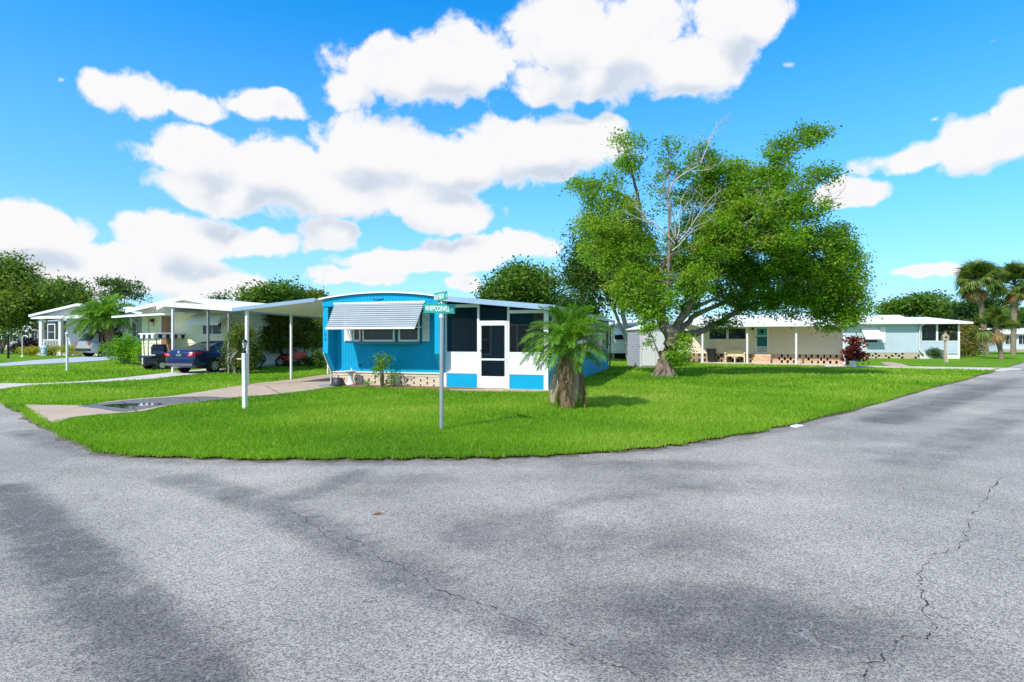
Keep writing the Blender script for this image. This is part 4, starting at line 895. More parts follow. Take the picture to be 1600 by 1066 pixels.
far_house(50,70,548,55,2.9,3.3,mat('tan_wall', (.42,.35,.24), .6),'tan walled house standing behind the white gabled home',-17,2)
far_house(1566,1650,549,74,2.4,3.1,mat('pale_blue_white', (.58,.64,.72), .6),'far white roofed home behind the tall cabbage palms',-5,4)
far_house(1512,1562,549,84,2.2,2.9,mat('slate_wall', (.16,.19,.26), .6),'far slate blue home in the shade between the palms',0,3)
# ================================================================== VEHICLES
RUB = mat('tyre_rubber', (.018,.018,.019), .8, .2, 10); ALLOY = mat('alloy_rim', (.62,.63,.65), .3, .08, 8, metal=.5)
def paint(name, col):
    m = mat(name, col, .28, .05, 2, metal=.25, spec=.5); b = m.node_tree.nodes['Principled BSDF']; b.inputs['Coat Weight'].default_value = .8; b.inputs['Coat Roughness'].default_value = .05; return m
def wheel(t, x, y, r, w, rim=ALLOY, spokes=6, name='wheel'):
    s = 1 if y > 0 else -1
    o = MB(); n = 28; prof = [(r*.62,-w/2),(r*.92,-w/2),(r,-w*.3),(r,w*.3),(r*.92,w/2),(r*.62,w/2)]
    vs = [(x+a*math.cos(2*math.pi*j/n), y+b, r+a*math.sin(2*math.pi*j/n)) for a, b in prof for j in range(n)]
    o.add(vs, [(i*n+j,i*n+(j+1)%n,(i+1)*n+(j+1)%n,(i+1)*n+j) for i in range(5) for j in range(n)], True); o = o.build(name, RUB, t)
    q = MB().disc((x,y-s*.02,r),(0,1,0),r*.62,w*.5,24); q.build('wheel_disc', BLACKM, o)
    rm = MB(); yo = y+s*w*.42
    rm.tube([(x+r*.6*math.cos(a),yo,r+r*.6*math.sin(a)) for a in np.linspace(0,2*math.pi,25)], r*.055, 5, False); rm.disc((x,yo,r),(0,1,0),r*.17,.03,12)
    for k in range(spokes):
        a = 2*math.pi*k/spokes+.3; d = Vector((math.cos(a),0,math.sin(a))); p = Vector((-d.z,0,d.x)); c = Vector((x,yo,r))
        rm.add([c+d*r*.12+p*r*.06, c+d*r*.6+p*r*.13, c+d*r*.6-p*r*.13, c+d*r*.12-p*r*.06], [(0,1,2,3)])
        rm.add([c+d*r*.12+p*r*.06+Vector((0,-s*.02,0)), c+d*r*.6+p*r*.13+Vector((0,-s*.02,0)), c+d*r*.6-p*r*.13+Vector((0,-s*.02,0)), c+d*r*.12-p*r*.06+Vector((0,-s*.02,0))], [(3,2,1,0)])
    rm.build('rim', rim, o); return o
def car(name, label, cat, loc, deg, pm, st, gh, axles, r, roofm=None):
    """st: (x, half width, bottom, shoulder); gh: rear base x, rear top x, front top x, front base x, roof z, base half width, top half width"""
    t = thing(name, label, cat, loc, deg); mb = MB(); rings = []
    for x, w, zb, zs in st:
        h = [(0,zb),(w*.80,zb),(w*.965,zb+.10),(w,zb+(zs-zb)*.45),(w*.985,zs-.16),(w*.92,zs-.03),(w*.6,zs+.015),(0,zs+.03)]
        rings.append([(x,y,z) for y, z in h]+[(x,-y,z) for y, z in reversed(h[1:-1])])
    n = len(rings[0]); vs = [v for rg in rings for v in rg]
    mb.add(vs, [(i*n+j,(i+1)*n+j,(i+1)*n+(j+1)%n,i*n+(j+1)%n) for i in range(len(st)-1) for j in range(n)], True); mb.add(rings[0], [tuple(range(n))]); mb.add(rings[-1], [tuple(range(n-1,-1,-1))])
    mb.build('body', pm, t)
    xb, xt, xf, xw, zr, wb, wt = gh
    sh = lambda x: float(np.interp(x, [s[0] for s in st], [s[3] for s in st]))-.03
    rows = [(xb,sh(xb),wb*.93),(xw,sh(xw),wb*.95)]; top = [(xt,zr-.07,wt*.96),(xt+.25,zr-.015,wt),((xt+xf)/2,zr,wt),(xf-.2,zr-.02,wt),(xf,zr-.07,wt*.97)]
    base = [(xb,sh(xb)+.02,wb*.9),(xb+.45,sh(xb+.45),wb),((xb+xw)/2,sh((xb+xw)/2),wb),(xw-.5,sh(xw-.5),wb),(xw,sh(xw)+.02,wb*.9)]
    g = MB()
    for s in (1,-1):
        P = [(x,s*w,z) for x, z, w in base]+[(x,s*w,z) for x, z, w in top]; g.add(P, [(i,i+1,6+i,5+i) if s < 0 else (i+1,i,5+i,6+i) for i in range(4)])
    g.add([(base[0][0],base[0][2],base[0][1]),(base[0][0],-base[0][2],base[0][1]),(top[0][0],-top[0][2],top[0][1]),(top[0][0],top[0][2],top[0][1])], [(0,1,2,3)])
    g.add([(base[4][0],base[4][2],base[4][1]),(base[4][0],-base[4][2],base[4][1]),(top[4][0],-top[4][2],top[4][1]),(top[4][0],top[4][2],top[4][1])], [(3,2,1,0)])
    g.build('windows', glass('car_glass', (.035,.05,.06), .04), t)
    rf = MB(); R_ = [[(x,w*1.02,z-.03),(x,w*.93,z+.012),(x,w*.5,z+.035),(x,0,z+.04),(x,-w*.5,z+.035),(x,-w*.93,z+.012),(x,-w*1.02,z-.03)] for x, z, w in top]
    rf.add([v for q in R_ for v in q], [(i*7+j,i*7+j+1,(i+1)*7+j+1,(i+1)*7+j) for i in range(4) for j in range(6)], True); rf.build('roof', roofm or pm, t)
    for s in (1,-1):
        B = [Vector((x,s*w*1.01,z)) for x, z, w in base]; T = [Vector((x,s*w*1.01,z)) for x, z, w in top]; mid = (xb+xw)/2
        MB().prism([B[0],B[1],T[0].lerp(T[1],.6),T[0]], (0,s*.012,0)).build('pillar', pm, t); MB().tube([B[4],T[4]], .035, 6).build('pillar', pm, t); MB().tube([B[2],T[2]], .035, 6).build('pillar', pm, t)
    for x in axles:
        for s in (1,-1):
            w = float(np.interp(x, [q[0] for q in st], [q[1] for q in st])); MB().disc((x,s*(w-.07),r+.03),(0,1,0),r+.055,.15,24).build('wheel_arch', DARK, t); wheel(t, x, s*(w-.055), r, .2)
    return t
P = gp(331,583); rt = P-U*1.08-V*.78
SED = [(0,.72,.42,.90),(.05,.82,.33,1.00),(.16,.875,.27,1.06),(.45,.905,.22,1.075),(.9,.915,.2,1.05),(1.6,.92,.19,1.00),(2.6,.92,.19,.96),(3.5,.915,.19,.95),(4.0,.90,.2,.91),(4.45,.86,.22,.82),(4.7,.77,.28,.72),(4.8,.66,.36,.62)]
NAVY = paint('navy_car_paint', (.005,.014,.095))
c = car('parked_car', 'dark blue sedan parked on the yellow home driveway, rear towards the road', 'car', (rt.x,rt.y,gz(rt.x,rt.y)+.02), 73, NAVY, SED, (.62,1.62,2.75,3.75,1.45,.80,.60), (1.08,3.86), .325)
RED = mat('tail_light_red', (.50,.012,.015), .15, .15, 20, spec=.6)
for s in (1,-1):
    l = MB().prism([(-.012,s*.80,.93),(-.012,s*.46,.86),(-.012,s*.50,.76),(-.012,s*.81,.80)], (.06,0,0)).build('tail_light', RED, c)
    MB().prism([(.02,s*.86,.96),(.42,s*.925,.955),(.36,s*.925,.885),(.02,s*.875,.82)], (0,-s*.05,0)).build('lamp_wrap', RED, l); MB().prism([(-.018,s*.74,.885),(-.018,s*.56,.855),(-.018,s*.57,.83),(-.018,s*.74,.85)], (.01,0,0)).build('reverse_lamp', mat('clear_lamp', (.7,.55,.52), .15), l)
    MB().obox((3.2,s*.98,1.0), (.10,0,0), (0,.07,0), (0,0,.055)).build('mirror', NAVY, c)
MB().box(-.02,-.005,-.16,.16,.78,.90).build('number_plate', mat('plate_blue_white', (.10,.16,.22), .4, .2, 10), c)
MB().disc((-.015,0,.975),(1,0,0),.05,.02,14).build('boot_badge', ALLOY, c); MB().box(-.035,.06,-.78,.78,.36,.46).build('bumper_lip', mat('bumper_grey', (.12,.12,.13), .5), c)
MB().box(-.03,.05,-.72,.72,.66,.70).build('bumper_edge', paint('bumper_highlight', (.02,.05,.22)), c)
# ---- silver SUV under the white home canopy
P = at(172,560,42); rt = Vector((at(129,531,40.5).x, 40.5, 0))
SUVS = [(0,.76,.45,1.0),(.06,.85,.36,1.08),(.2,.90,.3,1.12),(.8,.93,.25,1.10),(2,.935,.25,1.06),(3.2,.93,.25,1.04),(3.8,.91,.26,1.0),(4.3,.86,.3,.92),(4.6,.74,.4,.8)]
s_ = car('parked_car', 'silver grey SUV with dark roof parked under the white home canopy', 'car', (rt.x,rt.y,gz(rt.x,rt.y)+.02), 66, paint('silver_paint', (.42,.45,.47)), SUVS, (.12,.55,2.7,3.6,1.74,.84,.66), (.9,3.6), .36, paint('black_roof_paint', (.015,.016,.02)))
for s in (1,-1): MB().prism([(-.01,s*.80,1.05),(-.01,s*.62,1.05),(-.01,s*.64,.82),(-.01,s*.80,.82)], (.08,0,0)).build('tail_light', RED, s_)
MB().box(-.03,.08,-.82,.82,.42,.60).build('bumper', BLACKM, s_)
# ---- golf cart
def golf_cart():
    g = gp(234,578); t = thing('golf_cart', 'dark golf cart with white canopy and striped valance beside the blue sedan', 'golf cart', (g.x,g.y,g.z+.0), 66)
    DK = mat('cart_body_black', (.02,.024,.04), .4, .1, 4); HUB = mat('white_wheel_cover', (.66,.66,.65), .4, .05)
    body = MB().prism([(.0,-.56,.30),(.0,-.56,.62),(.45,-.56,.72),(.95,-.56,.70),(1.0,-.56,.36),(1.75,-.56,.34),(1.85,-.56,.78),(2.05,-.56,.82),(2.35,-.56,.55),(2.35,-.56,.28)], (0,1.12,0)).build('body', DK, t, .03)
    NV = mat('navy_cushion', (.012,.025,.08), .6)
    MB().box(.62,1.10,-.52,.52,.70,.82).build('seat', NV, t, .03); MB().obox((.55,0,1.05), (.05,0,.02), (0,.5,0), (-.06,0,.24)).build('backrest', NV, t, .03)
    MB().box(-.25,.3,-.5,.5,.62,.72).build('rear_seat', NV, t, .03); MB().obox((.42,0,.98), (.04,0,0), (0,.5,0), (0,0,.22)).build('rear_backrest', NV, t, .03); MB().box(-.42,.1,-.45,.45,.24,.28).build('footrest', BLACKM, t)
    for x, y, x2 in ((.05,-.5,-.0),(.05,.5,-.0),(2.0,-.5,1.85),(2.0,.5,1.85)): MB().tube([(x,y,.72),(x2,y,1.80)], .022, 6).build('canopy_strut', BLACKM, t)
    MB().tube([(1.75,.25,.9),(1.5,.25,1.08)], .02, 6).tube([(1.45+.05*math.cos(a),.25+.17*math.cos(a),1.09+.16*math.sin(a)) for a in np.linspace(0,6.28,17)], .014, 5).build('steering_wheel', BLACKM, t)
    MB().prism([(-.20,-.62,1.79),(-.17,-.62,1.86),(1.0,-.62,1.90),(2.25,-.62,1.87),(2.30,-.62,1.79)], (0,1.24,0)).build('canopy', WHITE, t, .02)
    VN = mat('navy_valance', (.012,.02,.07), .7); VW = mat('white_valance', (.70,.68,.70), .7)
    for s in (-1,1):
        for k in range(12):
            x = -.19+k*.2065; MB().prism([(x,s*.625,1.80),(x+.2,s*.625,1.80),(x+.2,s*.625,1.62),(x+.1,s*.625,1.585),(x,s*.625,1.62)], (0,s*.01,0)).build('valance_strip', VN if k % 2 else VW, t)
    for k in range(6):
        y = -.62+k*.207; MB().prism([(-.215,y,1.80),(-.215,y+.2,1.80),(-.215,y+.2,1.62),(-.215,y+.1,1.585),(-.215,y,1.62)], (-.01,0,0)).build('valance_strip', VN if k % 2 else VW, t)
    for x in (.25,1.95):
        for s in (-1,1): w = wheel(t, x, s*.5, .23, .2, HUB, 8); MB().disc((x,s*.605,.23),(0,1,0),.15,.012,18).build('hub_cover', HUB, w)
golf_cart()
# ---- motorcycle and mower behind the crape myrtles
def motorcycle():
    g = gp(402,572); t = thing('motorcycle', 'dark red motorcycle standing behind the crape myrtle stems', 'motorcycle', g, 10)
    for x in (.0,1.35): wheel(t, x, .03, .32, .12, ALLOY, 8)
    RD = paint('dark_red_paint', (.16,.012,.012))
    MB().prism([(.45,-.12,.78),(.6,-.12,.95),(.95,-.12,.98),(1.05,-.12,.80)], (0,.24,0)).build('tank', RD, t, .03); MB().box(-.1,.5,-.12,.12,.74,.84).build('seat', BLACKM, t, .03); MB().box(.35,.85,-.16,.16,.3,.66).build('engine', mat('engine_metal', (.15,.14,.13), .4, .3, 12, metal=.4), t, .02)
    MB().tube([(1.35,.1,.32),(1.1,.1,.95),(1.0,.1,1.12)], .025, 6).tube([(1.35,-.1,.32),(1.1,-.1,.95),(1.0,-.1,1.12)], .025, 6).build('fork', ALLOY, t); MB().tube([(.85,-.38,1.12),(1.0,-.2,1.14),(1.0,.2,1.14),(.85,.38,1.12)], .018, 6).build('handlebar', BLACKM, t)
    MB().prism([(-.35,-.09,.62),(-.2,-.09,.72),(.1,-.09,.72),(.1,-.09,.66)], (0,.18,0)).build('rear_mudguard', RD, t)
    MB().tube([(.5,.2,.3),(-.1,.22,.28)], .04, 6).build('exhaust', ALLOY, t)
motorcycle()
def mower():
    g = gp(438,572); t = thing('riding_mower', 'red riding mower parked by the pale side wall behind the myrtles', 'mower', g, 15)
    RD = paint('red_paint', (.45,.02,.015))
    MB().prism([(.75,-.25,.35),(.75,-.25,.85),(1.35,-.25,.80),(1.5,-.25,.6),(1.5,-.25,.35)], (0,.5,0)).build('hood', RD, t, .04); MB().prism([(-.1,-.35,.3),(-.1,-.35,.6),(.5,-.35,.6),(.75,-.35,.4),(.75,-.35,.3)], (0,.7,0)).build('body', RD, t, .03)
    MB().box(.05,.45,-.2,.2,.62,.72).build('seat', BLACKM, t, .03); MB().obox((.05,0,.92), (.04,0,0), (0,.2,0), (-.04,0,.2)).build('backrest', BLACKM, t, .03); MB().box(.2,1.1,-.5,.5,.12,.26).build('cutting_deck', BLACKM, t, .03)
    MB().tube([(.9,0,.8),(.72,0,1.02)], .02, 6).tube([(.72+.05*math.cos(a),.16*math.cos(a),1.03+.12*math.sin(a)) for a in np.linspace(0,6.28,15)], .014, 5).build('steering_wheel', BLACKM, t)
    for x, r in ((.05,.26),(1.25,.19)):
        for s in (-1,1): wheel(t, x, s*.42, r, .16, mat('cream_rim', (.55,.5,.4), .4), 5)
mower()
# ================================================================== VEGETATION
LM_MAIN = leafmat('camphor_leaf', [(.062,.150,.010),(.120,.265,.014),(.200,.370,.022),(.33,.375,.042)], .5, .45)
LM_BRIGHT = leafmat('fresh_leaf', [(.09,.24,.012),(.15,.34,.014),(.23,.42,.022),(.33,.46,.05)], .42, .45)
LM_DARK = leafmat('oak_leaf', [(.022,.060,.012),(.042,.098,.014),(.070,.140,.020),(.105,.160,.034)], .35, .5)
LM_MID = leafmat('mid_leaf', [(.042,.105,.010),(.075,.165,.014),(.120,.220,.020),(.185,.235,.030)], .38, .5)
LM_MYRTLE = leafmat('myrtle_leaf', [(.050,.115,.014),(.105,.180,.022),(.175,.215,.032),(.28,.19,.045)], .40, .5)
LM_RED = leafmat('red_leaf', [(.05,.008,.012),(.12,.014,.016),(.20,.03,.02),(.10,.06,.02)], .35, .4)
LM_PURP = leafmat('purple_leaf', [(.012,.010,.020),(.022,.015,.030),(.040,.020,.035),(.03,.04,.02)], .3, .45)
LM_YEL = leafmat('yellow_leaf', [(.20,.26,.02),(.35,.36,.03),(.46,.42,.04),(.30,.32,.03)], .4, .5)
LM_PALM = leafmat('palm_leaflet', [(.060,.170,.016),(.115,.265,.022),(.180,.350,.035),(.260,.400,.060)], .42, .42)
LM_SABAL = leafmat('sabal_leaf', [(.040,.100,.020),(.080,.160,.026),(.140,.215,.036),(.28,.26,.07)], .35, .45)
LM_DEAD = leafmat('dead_frond', [(.15,.085,.042),(.27,.165,.085),(.38,.265,.15),(.48,.40,.29)], .25, .7)
LM_RUST = leafmat('rusty_frond', [(.20,.10,.04),(.32,.18,.07),(.42,.30,.12),(.20,.22,.05)], .3, .6)
def blades(name, q, tones, material, parent=None, link_it=True):
    n = len(q); me = bpy.data.meshes.new(name); v = np.asarray(q, float).reshape(-1,3)
    me.vertices.add(len(v)); me.vertices.foreach_set('co', v.ravel()); me.loops.add(len(v)); me.loops.foreach_set('vertex_index', np.arange(len(v),dtype=np.int32))
    me.polygons.add(n); me.polygons.foreach_set('loop_start', np.arange(0,4*n,4,dtype=np.int32)); me.polygons.foreach_set('loop_total', np.full(n,4,dtype=np.int32))
    a = me.attributes.new('tone','FLOAT','FACE'); a.data.foreach_set('value', np.clip(tones,0,1).astype(np.float32)); me.update(calc_edges=True); me.materials.append(material)
    return me
def tree(label, base, lobes, limbs, lm, nper=36, leaf=.13, clump=.42, name='tree', cat='tree', bark=BARK, twig=.018, every=1, group=None, dead=None, shell=.5, up=.35, aspect=.5):
    base = Vector(base); t = thing(name, label, cat, base, 0, group)
    mb = MB(); sk = []
    for path, rad in limbs:
        P = [Vector(p)-base for p in path]; D = densify(P, 4); rr = np.interp(np.linspace(0,1,len(D)), np.linspace(0,1,len(rad)), rad)
        D = [p+Vector(RNG.normal(size=3)*.25*r) for p, r in zip(D, rr)]; mb.tube(D, list(rr), 9 if rad[0] > .08 else 6); sk += D
    lob = [((Vector(c)-base)[:], r, k, tn) for c, r, k, tn in lobes]
    C, Pt, T = lobes_to_leaves(lob, nper, clump, shell); low = Pt[:,2] > .05; Pt, T = Pt[low], T[low]
    twigs(mb, C, sk[2:] or sk, twig, every)
    mb.build('trunk', bark, t); leaf_mesh('crown', Pt, leaf, lm, t, up, aspect, T)
    if dead:
        d = MB()
        for path, rad in dead: P = [Vector(p)-base for p in path]; d.tube(P, list(np.interp(np.linspace(0,1,len(P)), np.linspace(0,1,len(rad)), rad)), 5)
        d.build('dead_branch', DEADB, t)
    return t
def bare(out, p, d, L, r, depth):
    """dead limb that forks into bare twigs"""
    pts = [p]; q = Vector(p); dd = Vector(d).normalized()
    for i in range(4):
        dd = (dd+Vector(RNG.normal(size=3))*.16+Vector((0,0,.04))).normalized(); q = q+dd*L/4; pts.append(q.copy())
    out.append((pts, (r, r*.55)))
    if depth:
        for k in range(3 if depth > 1 else 2):
            a = pts[2+k % 3]; nd = (dd+Vector(RNG.normal(size=3))*.55+Vector((0,0,.15))).normalized(); bare(out, a, nd, L*RNG.uniform(.5,.8), r*.5, depth-1)
# ---- the big tree on the lawn
def main_tree():
    Y0 = 24.47; b = gp(1038,588); A = lambda px, py, dy=0.: at(px,py,Y0+dy)
    s = Y0/F
    limbs = [([b+Vector((0,0,-.15)),A(1039,572),A(1041,555),A(1047,538),A(1046,524)], (.42,.31,.27,.27,.24)),
             ([A(1046,528),A(1034,500),A(1026,470),A(1025,436,.2),A(1040,412,.3),A(1053,388,.2),A(1056,372,.1)], (.24,.21,.18,.16,.13,.10,.08)),
             ([A(1040,515,.3),A(1016,470,.6),A(1003,420,.8),A(999,365,.8),A(997,310,.7),A(988,270,.6),A(978,240,.5)], (.17,.15,.13,.11,.08,.05,.03)),
             ([A(997,320,.7),A(965,300,.9),A(930,290,.9),A(897,284,.9)], (.06,.045,.03,.015)), ([A(1000,375,.8),A(960,380,1.2),A(935,395,1.4)], (.07,.05,.02)),
             ([A(1050,528),A(1066,498,-.2),A(1084,466,-.4),A(1112,416,-.5),A(1140,373,-.5),A(1165,320,-.3),A(1195,280,0),A(1215,250,.1),A(1250,218,.1),A(1280,208,.1)], (.20,.16,.135,.11,.095,.075,.06,.045,.025,.01)),
             ([A(1126,402,-.5),A(1172,386,-1.2),A(1214,353,-1.4),A(1270,336,-1.5),A(1298,326,-1.5)], (.085,.065,.045,.028,.01)), ([A(1230,347,-1.4),A(1262,300,-1.2),A(1302,268,-1.1)], (.05,.035,.012)),
             ([A(1112,416,-.5),A(1108,350,0),A(1100,300,.2),A(1094,250,.2),A(1100,225,.2)], (.09,.07,.05,.03,.012)), ([A(1140,373,-.5),A(1140,320,.6),A(1135,270,.8)], (.07,.05,.02)),
             ([A(1056,524,.4),A(1082,519,.9),A(1106,513,1.3),A(1136,495,1.6),A(1167,479,1.8),A(1210,470,2),A(1270,455,2)], (.17,.15,.13,.12,.10,.07,.03)),
             ([A(1058,520,.2),A(1082,496,.8),A(1112,480,1.2),A(1142,468,1.4),A(1190,440,1.5),A(1240,420,1.5)], (.14,.12,.10,.08,.06,.03)), ([A(1075,485,0),A(1100,474,.6),A(1130,462,.8),A(1160,452,.8)], (.10,.08,.06,.03)),
             ([A(1190,475,1.9),A(1250,440,.2),A(1300,400,-.3),A(1320,370,-.3)], (.07,.05,.03,.012)), ([A(1240,462,2),A(1300,470,1.0),A(1340,490,.6)], (.05,.03,.012)), ([A(1165,385,-1),A(1220,400,-.5),A(1270,395,-.5)], (.06,.04,.015)),
             ([A(1036,500,0),A(1044,440,-.8),A(1046,400,-1),A(1045,300,-.6),A(1046,240,-.4)], (.10,.08,.06,.03,.01))]
    LB = [(985,242,24,36,26,.55,.5),(972,268,32,22,18,.55,.5),(905,290,22,10,12,.6,.6),(938,302,36,20,32,.62,.6),(955,345,58,38,110,.72,.8),(940,390,40,34,60,.55,1.2),(985,410,52,60,150,.6,.9),(998,452,38,44,110,.62,.2),
          (1046,240,14,26,12,.4,-.4),(1045,300,28,40,26,.45,0),(1098,262,26,38,52,.5,.2),(1100,320,36,40,62,.45,.3),(1138,285,38,36,100,.62,.8),(1182,305,48,44,130,.5,0),(1150,340,40,40,90,.42,.3),(1212,262,26,26,44,.45,.1),(1222,235,22,16,18,.4,.1),(1258,212,34,13,26,.42,.1),
          (1235,300,38,26,44,.4,-1),(1285,275,24,12,18,.42,-1.1),(1260,330,36,16,30,.45,-1.4),(1080,390,44,50,110,.5,.4),(1062,450,32,50,80,.5,.2),(1120,400,48,44,110,.5,.7),(1150,440,50,40,110,.42,1.0),(1200,395,56,36,120,.5,-.2),(1215,436,60,38,110,.5,1.0),
          (1268,400,52,42,140,.58,-.3),(1310,375,26,28,46,.52,-.3),(1275,445,60,40,120,.58,.6),(1320,430,34,42,90,.6,.2),(1325,475,32,36,62,.62,.5),(1250,478,74,22,80,.4,1.6),(1180,474,46,20,44,.3,1.8),(1302,498,32,18,34,.6,.6),(1130,505,30,8,16,.3,1.5),(1125,372,36,34,60,.62,-1.2),(1092,440,26,30,34,.6,-1.0),(1165,345,36,30,56,.6,-1.3),(1205,330,34,26,46,.58,-1.5),(1225,375,40,20,50,.62,-1.7)]
    lobes = [(A(x,y,dy)[:], (rx*s, max(.7,min(1.9,rx*s*.95)), ry*s), k, tn) for x, y, rx, ry, k, tn, dy in LB]
    dead = []
    for px, py, tx, ty, L in [(1056,375,1030,300,1.5),(1056,372,1050,300,1.7),(1058,374,1082,300,1.6),(1060,378,1115,330,1.6),(1054,380,1010,330,1.5),(1050,392,1090,360,1.3),(1140,372,1160,330,1.3),(1140,380,1185,350,1.4),(1095,255,1110,215,1.1),(1045,300,1050,230,1.6),(1265,335,1300,320,1.0)]:
        p = A(px,py,-1.0); q = A(tx,ty,-1.2); bare(dead, p, q-p, L, .035, 3)
    t = tree('large spreading tree with bare grey dead branches amid its crown on the lawn', b, lobes, limbs, LM_MAIN, 60, .125, .36, dead=dead, every=1)
    # fresh shoots at the foot of the trunk
    sh = [(A(1062,548,-.3)[:], (.42,.4,.58), 46, .6), (A(1064,530,-.25)[:], (.32,.3,.3), 18, .7), (A(1052,562,-.45)[:], (.25,.25,.25), 10, .5), (A(1009,505,-.4)[:], (.26,.25,.46), 26, .6), (A(1015,532,-.4)[:], (.16,.18,.3), 8, .4), (A(1040,470,-.6)[:], (.45,.4,.9), 34, .55), (A(1053,450,-.8)[:], (.4,.3,.8), 20, .6), (A(1018,480,-.4)[:], (.3,.3,.8), 20, .55)]
    C, Pt, T = lobes_to_leaves([((Vector(c)-b)[:], r, k, tn) for c, r, k, tn in sh], 34, .24, .4); leaf_mesh('trunk_shoots', Pt, .11, LM_BRIGHT, t, .35, .55, T)
    mb = MB().tube([A(1036,570,-.3)-b, A(1026,545,-.45)-b, A(1014,515,-.5)-b], [.04,.03,.015], 6); mb.build('shoot_stem', BARK, t)
    rt = MB()                                        # root flare
    for k in range(9):
        a = k*.7+.2; rt.tube([(.18*math.cos(a),.18*math.sin(a),.5),(.34*math.cos(a),.34*math.sin(a),.16),(.55*math.cos(a),.55*math.sin(a),-.04)], [.14,.11,.05], 7)
    rt.build('root_flare', BARK, t)
main_tree()
def auto_tree(label, px, pyb, box, Y, lm, n=260, nper=24, leaf=.3, clump=.8, stems=1, seed=1, group=None, lob=14, tone=.5, flat=1., name='tree', bark=BARK, bare_trunk=0, cat='tree', shell=.5):
    """tree from its trunk foot, the picture box of its crown and its distance"""
    rr = np.random.default_rng(seed); x0, y0, x1, y1 = box; c = at((x0+x1)/2,(y0+y1)/2,Y); rx = (x1-x0)/2*Y/F; rz = (y1-y0)/2*Y/F; ry = min(rx,rz*1.6)
    base = Vector((at(px,0,Y).x, Y, 0)); base.z = gz(base.x, base.y)
    lobes = []
    for i in range(lob):
        q = rr.normal(size=3); q /= np.linalg.norm(q); q *= rr.uniform(.45,.78); f = rr.uniform(.28,.46)
        lobes.append(((c.x+q[0]*rx, c.y+q[1]*ry, c.z+q[2]*rz), (rx*f, ry*f, rz*f*flat), n/lob*rr.uniform(.7,1.3), tone+rr.normal()*.12))
    limbs = []
    for s in range(stems):
        off = Vector((rr.normal()*.12*(stems > 1), rr.normal()*.12*(stems > 1), 0)); top = Vector((c.x+rr.normal()*rx*.25, c.y, c.z)); r0 = max(.03, rz*.055/stems**.5)
        fork = base.lerp(top, .5); fork.x = base.x*.6+top.x*.4; limbs.append(([base+off-Vector((0,0,.1)), base.lerp(fork,.5)+off*1.5, fork+off*3, top], (r0*1.3, r0, r0*.85, r0*.35)))
        for l in lobes[s::stems]: limbs.append(([fork+off*3+Vector((0,0,rr.uniform(-.1,.3)*rz)), fork.lerp(Vector(l[0]),.55)+Vector((0,0,.1*rz)), Vector(l[0])], (r0*.5, r0*.3, r0*.12)))
    return tree(label, base, lobes, limbs, lm, nper, leaf, clump, name, cat, bark, max(.012,r0*.09), 2, group, shell=shell)
BGG = 'trees standing behind the homes'
auto_tree('broad green tree with leaning pale limbs at the far end of the white home', 3, 548, (-75,388,92,520), 50, LM_MID, 700, 30, .30, .8, 2, 11, None, 20, .7)
auto_tree('dark tree crown rising directly behind the white gabled home', 95, 540, (55,432,138,520), 66, LM_DARK, 340, 26, .4, .95, 1, 12, None, 12, .45)
auto_tree('flat topped tree with open airy crown behind the white and yellow homes', 190, 540, (148,432,238,476), 78, LM_DARK, 150, 18, .36, .75, 2, 13, None, 12, .55, .6)
auto_tree('small dark treetop just above the yellow home roof', 338, 540, (318,456,360,500), 80, LM_DARK, 70, 18, .36, .8, 1, 14, None, 8, .4)
auto_tree('rounded green tree rising above the blue home carport', 428, 540, (378,438,478,520), 62, LM_MID, 460, 28, .4, .9, 1, 15, None, 14, .4)
auto_tree('brownish green tree beside the arched roof of the blue home', 490, 540, (462,456,522,520), 66, LM_MYRTLE, 260, 26, .4, .85, 1, 16, None, 10, .6)
auto_tree('dense green tree behind the screened porch roof', 812, 540, (738,412,884,530), 58, LM_MID, 820, 30, .38, .9, 1, 17, None, 22, .45)
auto_tree('tall dark oak with pale stems behind the big lawn tree', 988, 556, (880,325,1030,505), 41, LM_DARK, 900, 32, .24, .75, 3, 18, None, 26, .5, bark=DEADB)
auto_tree('dark tree showing beneath the low boughs over the beige home', 1165, 548, (1120,484,1215,530), 62, LM_DARK, 200, 26, .4, .85, 1, 19, None, 8, .35)
auto_tree('wide flat crowned tree behind the light blue home roof', 1440, 548, (1372,456,1512,520), 92, LM_MID, 640, 28, .5, 1.05, 2, 20, None, 16, .6, .7)
auto_tree('very dark dense tree behind the cabbage palm trunks', 1530, 548, (1494,462,1580,552), 80, LM_DARK, 480, 28, .46, 1.0, 1, 21, None, 14, .1)
auto_tree('green tree at the far right beyond the utility pole', 1610, 548, (1572,478,1660,545), 86, LM_MID, 400, 28, .46, 1.0, 1, 22, None, 12, .4)
auto_tree('brown tinged tall shrub at the end of the light blue sunroom', 1505, 558, (1484,490,1530,560), 53, LM_MYRTLE, 150, 24, .22, .55, 3, 23, None, 10, .75, name='tall_shrub', cat='shrub')
auto_tree('dark tree between the blue home and the grey shed', 905, 548, (870,455,950,545), 52, LM_DARK, 380, 28, .34, .8, 1, 24, None, 12, .5)
